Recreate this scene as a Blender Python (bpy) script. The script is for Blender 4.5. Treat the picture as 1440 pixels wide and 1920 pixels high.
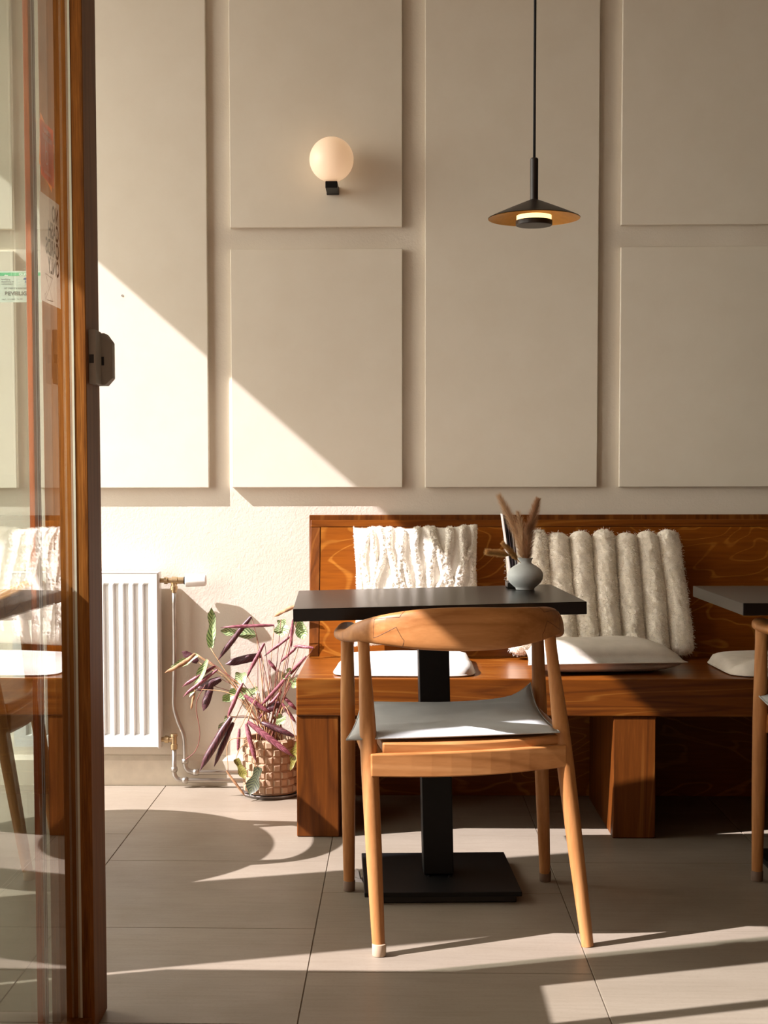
import bpy, math, random
import numpy as np
from mathutils import Matrix, Vector

# ------------------------------------------------------------------ scene, camera, world, sun, exposure
scene = bpy.context.scene
COL = scene.collection
for o in list(bpy.data.objects):
    bpy.data.objects.remove(o)
random.seed(7)
RNG = np.random.default_rng(11)

CAM_H = 1.0366
F_PX, CX, CY = 2754.2, 673.8, 1061.0
PITCH, YAW, ROLL = 0.05838, 0.02770, 0.00221


def cam_rot():
    cy, sy = math.cos(YAW), math.sin(YAW)
    cp, sp = math.cos(-PITCH), math.sin(-PITCH)
    cr, sr = math.cos(ROLL), math.sin(ROLL)
    rz = np.array([[cy, -sy, 0], [sy, cy, 0], [0, 0, 1]])
    rx = np.array([[1, 0, 0], [0, cp, -sp], [0, sp, cp]])
    ry = np.array([[cr, 0, sr], [0, 1, 0], [-sr, 0, cr]])
    return rz @ rx @ ry


CR = cam_rot()
cam_data = bpy.data.cameras.new('camera')
cam = bpy.data.objects.new('camera', cam_data)
COL.objects.link(cam)
m = Matrix.Identity(4)
for i in range(3):
    m[i][0] = CR[i, 0]
    m[i][1] = CR[i, 2]
    m[i][2] = -CR[i, 1]
m[2][3] = CAM_H
cam.matrix_world = m
cam_data.sensor_width = 36.0
cam_data.lens = F_PX / 1920 * 36.0
cam_data.shift_x = (720 - CX) / 1920
cam_data.shift_y = (CY - 960) / 1920
cam_data.clip_start = 0.02
cam_data.clip_end = 200
scene.camera = cam

world = bpy.data.worlds.new('world')
scene.world = world
world.use_nodes = True
bg = world.node_tree.nodes['Background']
bg.inputs['Color'].default_value = (1.0, 0.94, 0.83, 1)
bg.inputs['Strength'].default_value = 6.4

SUN = Vector((1.0, 0.315, -0.935)).normalized()
sun_data = bpy.data.lights.new('sun', 'SUN')
sun_data.energy = 12.5
sun_data.angle = math.radians(0.45)
sun_data.color = (1.0, 0.915, 0.95)
sun = bpy.data.objects.new('sun', sun_data)
COL.objects.link(sun)
sun.rotation_euler = SUN.to_track_quat('-Z', 'Y').to_euler()
sun.location = (-6, -1, 8)

scene.view_settings.view_transform = 'Standard'
scene.view_settings.look = 'None'
scene.view_settings.exposure = 0.0
scene.view_settings.gamma = 1.0
scene.view_settings.use_curve_mapping = False

WALL_Y = 4.94
SX, SY = 1.07, 0.337     # shadow shift per metre of height


def at(u, v, y):
    """point of the place at depth y that the photograph shows at pixel u, v"""
    d = CR @ np.array([(u - CX) / F_PX, 1.0, -(v - CY) / F_PX])
    t = y / d[1]
    return Vector((d[0] * t, y, CAM_H + d[2] * t))


# ------------------------------------------------------------------ materials
def srgb(r, g, b):
    def f(c):
        c /= 255.0
        return c / 12.92 if c <= 0.04045 else ((c + 0.055) / 1.055) ** 2.4
    return (f(r), f(g), f(b), 1)


class NT:
    def __init__(self, name):
        self.mat = bpy.data.materials.new(name)
        self.mat.use_nodes = True
        self.nt = self.mat.node_tree
        self.p = self.nt.nodes['Principled BSDF']

    def n(self, kind, **kw):
        nd = self.nt.nodes.new(kind)
        for k, v in kw.items():
            setattr(nd, k, v)
        return nd

    def l(self, a, b):
        self.nt.links.new(a, b)

    def coord(self, scale=(1, 1, 1), rot=(0, 0, 0)):
        c = self.n('ShaderNodeTexCoord')
        mp = self.n('ShaderNodeMapping')
        mp.inputs['Scale'].default_value = scale
        mp.inputs['Rotation'].default_value = rot
        self.l(c.outputs['Object'], mp.inputs['Vector'])
        return mp.outputs['Vector']

    def noise(self, vec, scale, detail=3, rough=0.5, dist=0.0):
        nd = self.n('ShaderNodeTexNoise')
        nd.inputs['Scale'].default_value = scale
        nd.inputs['Detail'].default_value = detail
        nd.inputs['Roughness'].default_value = rough
        nd.inputs['Distortion'].default_value = dist
        self.l(vec, nd.inputs['Vector'])
        return nd.outputs['Fac']

    def math(self, op, a, b=None, c=None):
        nd = self.n('ShaderNodeMath', operation=op)
        for i, x in enumerate((a, b, c)):
            if x is None:
                continue
            if isinstance(x, (int, float)):
                nd.inputs[i].default_value = x
            else:
                self.l(x, nd.inputs[i])
        return nd.outputs[0]

    def ramp(self, fac, stops):
        r = self.n('ShaderNodeValToRGB')
        el = r.color_ramp.elements
        while len(el) < len(stops):
            el.new(0.5)
        for e, (pos, c) in zip(el, stops):
            e.position = pos
            e.color = c if len(c) == 4 else (*c, 1)
        self.l(fac, r.inputs['Fac'])
        return r.outputs['Color']

    def mix(self, fac, a, b, blend='MIX'):
        nd = self.n('ShaderNodeMix', data_type='RGBA', blend_type=blend)
        for sock, x in ((nd.inputs[0], fac), (nd.inputs[6], a), (nd.inputs[7], b)):
            if isinstance(x, (int, float)):
                sock.default_value = x
            elif isinstance(x, tuple):
                sock.default_value = x if len(x) == 4 else (*x, 1)
            else:
                self.l(x, sock)
        return nd.outputs[2]

    def bump(self, h, strength=0.3, dist=0.002):
        b = self.n('ShaderNodeBump')
        b.inputs['Strength'].default_value = strength
        b.inputs['Distance'].default_value = dist
        self.l(h, b.inputs['Height'])
        self.l(b.outputs['Normal'], self.p.inputs['Normal'])

    def base(self, c):
        if isinstance(c, tuple):
            self.p.inputs['Base Color'].default_value = c if len(c) == 4 else (*c, 1)
        else:
            self.l(c, self.p.inputs['Base Color'])

    def set(self, **kw):
        for k, v in kw.items():
            self.p.inputs[k.replace('_', ' ')].default_value = v


def plain(name, c, rough=0.5, metal=0.0, spec=0.5, vary=0.06, scale=30, bump=0.0, bscale=200):
    t = NT(name)
    v = t.coord()
    nz = t.noise(v, scale, 3)
    dark = tuple(x * (1 - vary) for x in c[:3]) + (1,)
    lite = tuple(min(1, x * (1 + vary)) for x in c[:3]) + (1,)
    t.base(t.ramp(nz, [(0.3, dark), (0.7, lite)]))
    t.set(Roughness=rough, Metallic=metal, Specular_IOR_Level=spec)
    if bump:
        t.bump(t.noise(v, bscale, 3), bump, 0.002)
    return t.mat


def wood(name, base, dark, light, axis, ring=9.0, lines=26.0, rough=0.4, coat=0.0, line_amt=0.35, stretch=8.0, spec=0.3):
    """axis: 0/1/2 the direction the grain runs along (object space)"""
    t = NT(name)
    sc = [stretch, stretch, stretch]
    sc[axis] = 1.0
    v = t.coord(tuple(sc))
    broad = t.noise(v, 0.55, 2, 0.5, 0.4)
    rings = t.math('PINGPONG', t.math('MULTIPLY', broad, ring), 0.5)
    rings = t.math('MULTIPLY', rings, 2.0)
    fine = t.noise(v, lines, 3, 0.65)
    c = t.ramp(rings, [(0.0, dark), (0.35, base), (0.8, base), (0.97, light)])
    c2 = t.ramp(fine, [(0.3, dark), (0.6, base), (0.75, light)])
    c = t.mix(line_amt, c, c2)
    patch = t.noise(t.coord(), 3.0, 2)
    c = t.mix(t.math('MULTIPLY', patch, 0.35), c, dark)
    t.base(c)
    t.set(Roughness=rough, Coat_Weight=coat, Coat_Roughness=0.18, Specular_IOR_Level=spec)
    t.bump(fine, 0.12, 0.001)
    return t.mat


def stained_ply(name, base, dark, light):
    """orange-brown stained plywood with looping light contour lines"""
    t = NT(name)
    v = t.coord((2.0, 2.0, 4.6))
    nz = t.noise(v, 1.05, 2.2, 0.42, 0.7)
    k = t.math('FRACT', t.math('MULTIPLY', nz, 14.0))
    wid = t.math('ABSOLUTE', t.math('SUBTRACT', k, 0.5))
    loops = t.ramp(wid, [(0.0, light), (0.03, light), (0.09, base), (0.5, base)])
    strk = t.noise(t.coord((1.2, 1.2, 22)), 6.0, 4, 0.6)
    amt = t.ramp(t.noise(v, 1.7, 2), [(0.3, (0.35, 0.35, 0.35, 1)), (0.6, (0.95, 0.95, 0.95, 1))])
    c = t.mix(amt, base, loops)
    c = t.mix(t.ramp(strk, [(0.3, (0.45, 0.45, 0.45, 1)), (0.6, (0, 0, 0, 1))]), c, dark)
    cl = t.noise(t.coord(), 2.6, 3)
    c = t.mix(t.ramp(cl, [(0.4, (0, 0, 0, 1)), (0.75, (0.45, 0.45, 0.45, 1))]), c, dark)
    t.base(c)
    t.set(Roughness=0.4, Coat_Weight=0.0, Coat_Roughness=0.2, Specular_IOR_Level=0.18)
    t.bump(strk, 0.08, 0.001)
    return t.mat


M = {}
# walls
t = NT('plaster')
v = t.coord()
t.base(t.ramp(t.noise(v, 5, 4), [(0.3, srgb(221, 212, 196)), (0.7, srgb(227, 219, 204))]))
t.set(Roughness=0.9, Specular_IOR_Level=0.2)
h = t.math('ADD', t.noise(v, 190, 3, 0.6), t.math('MULTIPLY', t.noise(v, 70, 2), 0.7))
t.bump(h, 0.32, 0.0025)
M['plaster'] = t.mat
t = NT('panel_fabric')
v = t.coord()
t.base(t.ramp(t.noise(v, 9, 5, 0.6), [(0.3, srgb(226, 218, 201)), (0.7, srgb(230, 223, 207))]))
t.set(Roughness=0.92, Specular_IOR_Level=0.15)
t.bump(t.noise(t.coord((1, 1, 1)), 900, 2), 0.12, 0.0006)
M['panel'] = t.mat
M['ceiling'] = plain('ceiling_paint', srgb(196, 186, 170), 0.9)
M['dark_wall'] = plain('brown_wall_paint', srgb(84, 66, 50), 0.9)
M['facade'] = plain('facade_brown_timber', srgb(92, 62, 38), 0.7)
M['brick'] = plain('brown_brick_front', srgb(104, 76, 58), 0.9, vary=0.2, scale=3)
M['pavement'] = plain('pavement_concrete', srgb(84, 78, 70), 0.9, vary=0.15, scale=4)
M['skirting'] = plain('skirting_paint', srgb(214, 204, 186), 0.6)
# floor
t = NT('floor_tile')
v = t.coord((1.0, 3.2, 1.0))
big = t.noise(v, 1.3, 4, 0.55)
streak = t.noise(t.coord((2.2, 26, 1)), 3.0, 5, 0.62)
speck = t.noise(t.coord(), 120, 3, 0.6)
c = t.ramp(big, [(0.3, srgb(136, 126, 111)), (0.7, srgb(149, 139, 124))])
c = t.mix(t.ramp(streak, [(0.42, (0, 0, 0, 1)), (0.75, (0.35, 0.35, 0.35, 1))]), c, srgb(116, 105, 90))
c = t.mix(t.ramp(speck, [(0.5, (0, 0, 0, 1)), (0.8, (0.25, 0.25, 0.25, 1))]), c, srgb(110, 99, 84))
t.base(c)
rr = t.ramp(t.noise(t.coord(), 7, 3), [(0.3, (0.38, 0.38, 0.38, 1)), (0.7, (0.5, 0.5, 0.5, 1))])
t.l(rr, t.p.inputs['Roughness'])
t.set(Specular_IOR_Level=0.4)
t.bump(t.math('ADD', streak, speck), 0.05, 0.001)
M['tile'] = t.mat
M['grout'] = plain('grout', srgb(104, 92, 76), 0.95)

# wood
M['ply'] = stained_ply('stained_plywood', srgb(132, 71, 12), srgb(92, 43, 5), srgb(172, 112, 40))
M['bench_plank'] = wood('stained_pine_plank', srgb(124, 67, 15), srgb(82, 39, 6), srgb(156, 100, 38), 0, ring=7, lines=9, rough=0.33, coat=0.06, stretch=16)
M['bench_post'] = wood('stained_pine_post', srgb(116, 63, 18), srgb(74, 37, 8), srgb(146, 90, 36), 2, ring=6, lines=9, rough=0.45, coat=0.0, stretch=14, spec=0.2)
M['oak'] = wood('oiled_teak', srgb(188, 132, 80), srgb(148, 96, 50), srgb(210, 156, 102), 2, ring=5, lines=16, rough=0.42, stretch=12)
M['oak_x'] = wood('oiled_teak_lengthwise', srgb(190, 132, 78), srgb(150, 96, 48), srgb(212, 156, 100), 0, ring=5, lines=12, rough=0.42, stretch=9)
M['joint'] = plain('dark_glue_line', srgb(96, 60, 34), 0.6)
M['door_wood'] = wood('door_timber', srgb(140, 86, 30), srgb(74, 40, 10), srgb(172, 118, 52), 2, ring=6, lines=13, rough=0.5, line_amt=0.6, stretch=26, spec=0.12)
M['door_side'] = wood('door_timber_brown', srgb(136, 90, 54), srgb(104, 66, 36), srgb(156, 108, 68), 2, ring=4, lines=14, rough=0.55, line_amt=0.5, stretch=26)
M['bead'] = wood('glazing_bead_timber', srgb(176, 96, 44), srgb(126, 62, 26), srgb(200, 124, 66), 2, rough=0.5, stretch=30)
t = NT('black_brown_veneer')
v = t.coord((1, 20, 20))
f = t.noise(v, 9, 4, 0.6)
t.base(t.ramp(f, [(0.3, srgb(16, 12, 10)), (0.7, srgb(27, 21, 17))]))
t.set(Roughness=0.27, Specular_IOR_Level=0.35)
t.bump(f, 0.05, 0.0005)
M['veneer'] = t.mat
M['black_metal'] = plain('black_powder_coat', srgb(10, 10, 11), 0.5, spec=0.25, vary=0.2, scale=60)
# textiles
M['linen'] = plain('white_linen', srgb(226, 222, 212), 0.9, bump=0.35, bscale=420, vary=0.03)
M['pad_cloth'] = plain('pale_grey_cotton', srgb(184, 188, 187), 0.85, bump=0.25, bscale=600, vary=0.03)
M['linen_grey'] = plain('natural_linen', srgb(214, 206, 192), 0.92, bump=0.4, bscale=380, vary=0.05)
M['knit'] = plain('cream_tufted_wool', srgb(242, 237, 226), 0.95, bump=0.5, bscale=260, vary=0.05, scale=90)
M['knit_base'] = plain('cream_cotton_ground', srgb(222, 214, 198), 0.95, bump=0.3, bscale=500, vary=0.04)
M['fur'] = plain('cream_faux_fur', srgb(245, 238, 224), 0.95, bump=0.5, bscale=320, vary=0.08, scale=60)


def strand(name, c):
    t = NT(name)
    nz = t.noise(t.coord(), 60, 2)
    col = t.ramp(nz, [(0.3, tuple(x * 0.95 for x in c[:3]) + (1,)), (0.7, c)])
    df = t.n('ShaderNodeBsdfDiffuse')
    tl = t.n('ShaderNodeBsdfTranslucent')
    mx = t.n('ShaderNodeMixShader')
    mx.inputs[0].default_value = 0.5
    t.l(col, df.inputs['Color'])
    t.l(col, tl.inputs['Color'])
    t.l(df.outputs[0], mx.inputs[1])
    t.l(tl.outputs[0], mx.inputs[2])
    t.l(mx.outputs[0], t.nt.nodes['Material Output'].inputs['Surface'])
    t.nt.nodes.remove(t.p)
    return t.mat


M['fur_strand'] = strand('cream_fur_strand', srgb(250, 245, 234))
M['knit_strand'] = strand('cream_wool_strand', srgb(246, 241, 230))
M['pampas'] = strand('dry_pampas', srgb(214, 184, 150))
M['pampas_b'] = strand('dry_pampas_rose', srgb(196, 156, 122))
M['bunny'] = strand('dry_bunny_tail', srgb(220, 184, 128))
# metal, plastic, others
M['white_enamel'] = plain('white_enamel', srgb(226, 226, 222), 0.3, vary=0.01)
M['steel'] = plain('galvanised_steel', srgb(176, 170, 160), 0.35, metal=0.9, vary=0.08)
M['brass'] = plain('nickel_brass', srgb(188, 164, 126), 0.35, metal=0.85, vary=0.12)
M['white_plastic'] = plain('white_plastic', srgb(238, 237, 233), 0.35, vary=0.01)
M['grey_plastic'] = plain('dark_grey_plastic', srgb(144, 135, 121), 0.55, vary=0.05)
M['black'] = plain('black_plastic', srgb(12, 12, 13), 0.4, vary=0.1)
M['cap'] = plain('beige_rubber', srgb(186, 164, 138), 0.6, vary=0.04)
M['cap_brown'] = plain('taupe_rubber', srgb(120, 100, 84), 0.6, vary=0.04)
M['chrome'] = plain('polished_strip', srgb(214, 216, 222), 0.3, metal=0.35, vary=0.01)
M['lamp_black'] = plain('black_brown_lacquer', srgb(38, 30, 26), 0.4, vary=0.06)
M['gold'] = plain('gold_leaf', srgb(206, 150, 70), 0.38, metal=0.75, vary=0.08, scale=60)
M['cord'] = plain('black_textile_cord', srgb(22, 24, 28), 0.8, vary=0.05)
M['stoneware'] = plain('pale_blue_grey_stoneware', srgb(204, 212, 212), 0.62, vary=0.03, scale=80)
M['paper'] = plain('card_paper', srgb(226, 222, 224), 0.8, vary=0.02)
M['card_mauve'] = plain('mauve_card', srgb(108, 92, 104), 0.7, vary=0.03)
M['card_dark'] = plain('dark_card', srgb(48, 40, 44), 0.7, vary=0.03)
M['basket'] = plain('kraft_weave', srgb(176, 146, 118), 0.8, vary=0.07, scale=40, bump=0.2, bscale=160)
M['soil'] = plain('potting_soil', srgb(58, 42, 32), 0.95, vary=0.3, scale=120)
M['saucer'] = plain('grey_saucer', srgb(120, 112, 106), 0.6)
M['stem'] = plain('tan_stem', srgb(190, 148, 104), 0.6, vary=0.15, scale=25)
M['stem_red'] = plain('maroon_stem', srgb(128, 74, 62), 0.55, vary=0.15, scale=25)
M['dry_leaf'] = plain('dry_leaf_brown', srgb(162, 122, 86), 0.8, vary=0.35, scale=60)


def leaf_mat(name, lo, hi, stripe, rough=0.45):
    t = NT(name)
    uv = t.n('ShaderNodeUVMap')
    sp = t.n('ShaderNodeSeparateXYZ')
    t.l(uv.outputs['UV'], sp.inputs[0])
    a = t.math('ABSOLUTE', t.math('SUBTRACT', sp.outputs['X'], 0.5))
    w = t.math('FRACT', t.math('ADD', t.math('MULTIPLY', sp.outputs['Y'], 9.0), t.math('MULTIPLY', a, -3.6)))
    c = t.ramp(w, [(0.0, stripe), (0.28, stripe), (0.42, hi), (0.9, lo)])
    rib = t.ramp(a, [(0.0, (1, 1, 1, 1)), (0.035, (1, 1, 1, 1)), (0.06, (0, 0, 0, 1))])
    c = t.mix(rib, c, lo)
    t.base(c)
    t.set(Roughness=rough)
    return t.mat


M['leaf_green'] = leaf_mat('leaf_top_pale_green', srgb(150, 170, 112), srgb(192, 206, 158), srgb(70, 96, 60))
M['leaf_dark'] = leaf_mat('leaf_top_dark_green', srgb(62, 66, 40), srgb(84, 88, 58), srgb(30, 34, 26))
M['leaf_olive'] = leaf_mat('leaf_top_olive', srgb(120, 112, 44), srgb(146, 138, 66), srgb(74, 76, 34))
M['leaf_mauve'] = leaf_mat('leaf_underside_mauve', srgb(118, 62, 72), srgb(160, 98, 108), srgb(98, 46, 58))
M['leaf_maroon'] = leaf_mat('leaf_underside_maroon', srgb(74, 38, 44), srgb(96, 52, 58), srgb(54, 28, 34))


def glass_mat(name, tint):
    t = NT(name)
    nt = t.nt
    geo = t.n('ShaderNodeNewGeometry')
    dot = t.n('ShaderNodeVectorMath', operation='DOT_PRODUCT')
    t.l(geo.outputs['Normal'], dot.inputs[0])
    t.l(geo.outputs['Incoming'], dot.inputs[1])
    c = t.math('ABSOLUTE', dot.outputs['Value'])
    fres = t.math('ADD', 0.04, t.math('MULTIPLY', 0.96, t.math('POWER', t.math('SUBTRACT', 1.0, c), 5.0)))
    tr = t.n('ShaderNodeBsdfTransparent')
    tr.inputs['Color'].default_value = tint
    gl = t.n('ShaderNodeBsdfGlossy')
    gl.inputs['Roughness'].default_value = 0.0
    gl.inputs['Color'].default_value = (1, 1, 1, 1)
    mx = t.n('ShaderNodeMixShader')
    t.l(fres, mx.inputs[0])
    t.l(tr.outputs[0], mx.inputs[1])
    t.l(gl.outputs[0], mx.inputs[2])
    nt.links.new(mx.outputs[0], nt.nodes['Material Output'].inputs['Surface'])
    nt.nodes.remove(t.p)
    return t.mat


M['glass'] = glass_mat('door_glass', (0.975, 0.985, 0.972, 1))
M['glass_green'] = glass_mat('green_tinted_glass', (0.83, 0.875, 0.83, 1))


def emit_mat(name, base, col, strength):
    t = NT(name)
    t.base(base)
    t.set(Roughness=0.35)
    t.p.inputs['Emission Color'].default_value = col
    t.p.inputs['Emission Strength'].default_value = strength
    return t.mat


M['globe'] = emit_mat('opal_glass_lit', srgb(240, 226, 208), srgb(255, 202, 152), 0.46)
M['led'] = emit_mat('led_diffuser_lit', srgb(255, 240, 210), srgb(255, 214, 140), 2.2)


# ------------------------------------------------------------------ mesh helpers
class MB:
    def __init__(self):
        self.v, self.f, self.m, self.uv = [], [], [], []

    def add(self, verts, faces, mi=0, uvs=None):
        b = len(self.v)
        self.v += [tuple(p) for p in verts]
        self.f += [tuple(b + i for i in f) for f in faces]
        self.m += [mi] * len(faces)
        if uvs is not None:
            self.uv += list(uvs)
        return self

    def box(self, x0, x1, y0, y1, z0, z1, mi=0):
        vs = [(x0, y0, z0), (x1, y0, z0), (x1, y1, z0), (x0, y1, z0), (x0, y0, z1), (x1, y0, z1), (x1, y1, z1), (x0, y1, z1)]
        fs = [(3, 2, 1, 0), (4, 5, 6, 7), (0, 1, 5, 4), (1, 2, 6, 5), (2, 3, 7, 6), (3, 0, 4, 7)]
        return self.add(vs, fs, mi)

    def hexa(self, lo, hi, mi=0):
        """lo, hi: four corners each (counter-clockwise from above)"""
        fs = [(3, 2, 1, 0), (4, 5, 6, 7), (0, 1, 5, 4), (1, 2, 6, 5), (2, 3, 7, 6), (3, 0, 4, 7)]
        return self.add(list(lo) + list(hi), fs, mi)

    def prism(self, poly, z0, z1, mi=0):
        n = len(poly)
        vs = [(x, y, z0) for x, y in poly] + [(x, y, z1) for x, y in poly]
        fs = [tuple(range(n))[::-1], tuple(range(n, 2 * n))]
        fs += [(i, (i + 1) % n, n + (i + 1) % n, n + i) for i in range(n)]
        return self.add(vs, fs, mi)

    def rings(self, rings, closed=False, caps=True, mi=0):
        n = len(rings[0])
        vs = [p for r in rings for p in r]
        fs = []
        k = len(rings)
        for i in range(k if closed else k - 1):
            a, b = i * n, ((i + 1) % k) * n
            for j in range(n):
                fs.append((a + j, a + (j + 1) % n, b + (j + 1) % n, b + j))
        if caps and not closed:
            fs.append(tuple(range(n))[::-1])
            fs.append(tuple(range((k - 1) * n, k * n)))
        return self.add(vs, fs, mi)

    def tube(self, pts, radii, seg=12, mi=0):
        pts = [Vector(p) for p in pts]
        if isinstance(radii, (int, float)):
            radii = [radii] * len(pts)
        rings = []
        ref = Vector((0.3, 0.7, 0.2)).normalized()
        prev = None
        for i, p in enumerate(pts):
            tg = (pts[min(i + 1, len(pts) - 1)] - pts[max(i - 1, 0)]).normalized()
            if prev is None:
                a = tg.cross(ref)
                if a.length < 0.05:
                    a = tg.cross(Vector((1, 0, 0)))
            else:
                a = prev - tg * prev.dot(tg)
            a.normalize()
            b = tg.cross(a)
            prev = a
            rings.append([p + (a * math.cos(2 * math.pi * j / seg) + b * math.sin(2 * math.pi * j / seg)) * radii[i] for j in range(seg)])
        return self.rings(rings, mi=mi)

    def lathe(self, prof, c, seg=32, caps=True, mi=0):
        rings = [[(c[0] + r * math.cos(2 * math.pi * j / seg), c[1] + r * math.sin(2 * math.pi * j / seg), c[2] + z) for j in range(seg)] for r, z in prof]
        return self.rings(rings, caps=caps, mi=mi)

    def grid(self, nu, nv, fn, mi=0, flip=False):
        vs = [fn(i / nu, j / nv) for i in range(nu + 1) for j in range(nv + 1)]
        fs = []
        for i in range(nu):
            for j in range(nv):
                a, b, c, d = i * (nv + 1) + j, (i + 1) * (nv + 1) + j, (i + 1) * (nv + 1) + j + 1, i * (nv + 1) + j + 1
                fs.append((a, d, c, b) if flip else (a, b, c, d))
        uvs = [(j / nv, i / nu) for i in range(nu + 1) for j in range(nv + 1)]
        return self.add(vs, fs, mi, uvs)

    def build(self, name, mats, parent=None, smooth=False, bevel=0.0, seg=2, local=False, subsurf=0, autosmooth=None):
        off = Vector((0, 0, 0))
        if parent is not None and not local:
            q = parent
            while q is not None:
                off += Vector(q.location)
                q = q.parent
        me = bpy.data.meshes.new(name)
        me.from_pydata([(p[0] - off.x, p[1] - off.y, p[2] - off.z) for p in self.v], [], self.f)
        if not isinstance(mats, (list, tuple)):
            mats = [mats]
        for mt in mats:
            me.materials.append(mt)
        me.polygons.foreach_set('material_index', self.m)
        if len(self.uv) == len(self.v) and self.uv:
            lay = me.uv_layers.new(name='UVMap')
            for lp in me.loops:
                lay.data[lp.index].uv = self.uv[lp.vertex_index]
        if smooth:
            me.polygons.foreach_set('use_smooth', [True] * len(me.polygons))
        me.update()
        if autosmooth is not None:
            me.set_sharp_from_angle(angle=math.radians(autosmooth))
        o = bpy.data.objects.new(name, me)
        COL.objects.link(o)
        if parent is not None:
            o.parent = parent
        if bevel:
            md = o.modifiers.new('bevel', 'BEVEL')
            md.width = bevel
            md.segments = seg
            md.limit_method = 'ANGLE'
        if subsurf:
            md = o.modifiers.new('subsurf', 'SUBSURF')
            md.levels = subsurf
            md.render_levels = subsurf
        return o


def tag(o, label=None, cat=None, group=None, kind=None):
    if label:
        o['label'] = label
    if cat:
        o['category'] = cat
    if group:
        o['group'] = group
    if kind:
        o['kind'] = kind
    return o


def thing(name, loc, label, cat, rz=0.0, group=None):
    o = bpy.data.objects.new(name, None)
    COL.objects.link(o)
    o.empty_display_size = 0.05
    o.location = loc
    o.rotation_euler = (0, 0, rz)
    return tag(o, label, cat, group)


def copy_thing(src, loc, rz, label):
    r = src.copy()
    COL.objects.link(r)
    r.location = loc
    r.rotation_euler = (0, 0, rz)
    r['label'] = label
    for ch in list(src.children):
        c = ch.copy()
        COL.objects.link(c)
        c.parent = r
        for g in ch.children:
            d = g.copy()
            COL.objects.link(d)
            d.parent = c
    return r


def spline(pts, n):
    """Catmull-Rom through the rows of pts (any dimension)"""
    p = np.array(pts, float)
    q = np.vstack([2 * p[0] - p[1], p, 2 * p[-1] - p[-2]])
    out = []
    for s in np.linspace(0, len(p) - 1, n):
        i = min(int(s), len(p) - 2)
        u = s - i
        a, b, c, d = q[i], q[i + 1], q[i + 2], q[i + 3]
        out.append(0.5 * ((2 * b) + (c - a) * u + (2 * a - 5 * b + 4 * c - d) * u * u + (-a + 3 * b - 3 * c + d) * u ** 3))
    return np.array(out)


def vnoise(p, s, seed=0):
    """cheap smooth value noise, p (N,3)"""
    q = p * s + seed * 17.31
    i = np.floor(q).astype(np.int64)
    f = q - i
    f = f * f * (3 - 2 * f)
    r = 0
    for dx in (0, 1):
        for dy in (0, 1):
            for dz in (0, 1):
                h = ((i[:, 0] + dx) * 73856093 ^ (i[:, 1] + dy) * 19349663 ^ (i[:, 2] + dz) * 83492791) & 0xffffff
                h = (h * 1103515245 + 12345) & 0x7fffffff
                val = h / 0x7fffffff
                w = (f[:, 0] if dx else 1 - f[:, 0]) * (f[:, 1] if dy else 1 - f[:, 1]) * (f[:, 2] if dz else 1 - f[:, 2])
                r = r + val * w
    return r


# ------------------------------------------------------------------ the setting
R_X, L_X = 4.2, -2.6
wall = tag(MB().box(-2.6, R_X, WALL_Y, WALL_Y + 0.2, 0, 3.3).build('wall_back', M['plaster']), kind='structure')
# upholstered panels on the wall
PT = 0.022
PW, PG = 0.572, 0.0755
cols = [(-2.585, -1.935, True), (-1.860, -1.288, True), (-1.2125, -0.6400, False), (-0.5630, 0.0085, True), (0.0835, 0.6560, False), (0.7290, 1.301, True), (1.376, 1.948, False), (2.023, 2.595, True), (2.67, 3.242, False)]
for x0, x1, split in cols:
    rows = [(1.0115, 1.8025), (1.8735, 2.80)] if split else [(1.0115, 2.80)]
    for z0, z1 in rows:
        MB().box(x0, x1, WALL_Y - PT, WALL_Y - 0.0005, z0, z1).build('wall_panel', M['panel'], wall, bevel=0.0022)
# small chips in the paint
nl = MB().lathe([(0.0, 0.0), (0.0035, 0.0005), (0.004, 0.0)], (0, 0, 0), 10)
nl.v = [(-0.925 + x, WALL_Y - PT - z - 0.0006, 1.652 + y) for x, y, z in nl.v]
nl.build('screw_hole', M['grey_plastic'], wall)

tag(MB().box(-2.6, -0.31, WALL_Y - 0.014, WALL_Y - 0.0002, 0, 0.086)
    .hexa([(-2.6, WALL_Y - 0.014, 0.086), (-0.31, WALL_Y - 0.014, 0.086), (-0.31, WALL_Y - 0.0002, 0.086), (-2.6, WALL_Y - 0.0002, 0.086)],
          [(-2.6, WALL_Y - 0.004, 0.102), (-0.31, WALL_Y - 0.004, 0.102), (-0.31, WALL_Y - 0.0002, 0.102), (-2.6, WALL_Y - 0.0002, 0.102)])
    .build('baseboard_back', M['skirting']), kind='structure')

floor = tag(MB().box(-2.6, R_X, 1.7, WALL_Y + 0.2, -0.06, -0.0016).build('floor', M['grout']), kind='structure')
JOINT = 0.0013
tile_mesh = {}
xl = -0.796 - 3 * 0.6
k = -3
while xl < R_X:
    x0, x1 = max(xl, L_X), min(xl + 0.6, R_X)
    yy = 3.942 + (0.3 if k % 2 else 0.0) - 0.6 * 5
    while yy < WALL_Y:
        y0, y1 = max(yy, 1.7), min(yy + 0.6, WALL_Y)
        if y1 - y0 > 0.02 and x1 - x0 > 0.02:
            MB().box(x0 + JOINT, x1 - JOINT, y0 + JOINT, y1 - JOINT, -0.012, 0.0).build('floor_tile', M['tile'], floor, bevel=0.0006, seg=1)
        yy += 0.6
    xl += 0.6
    k += 1

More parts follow.
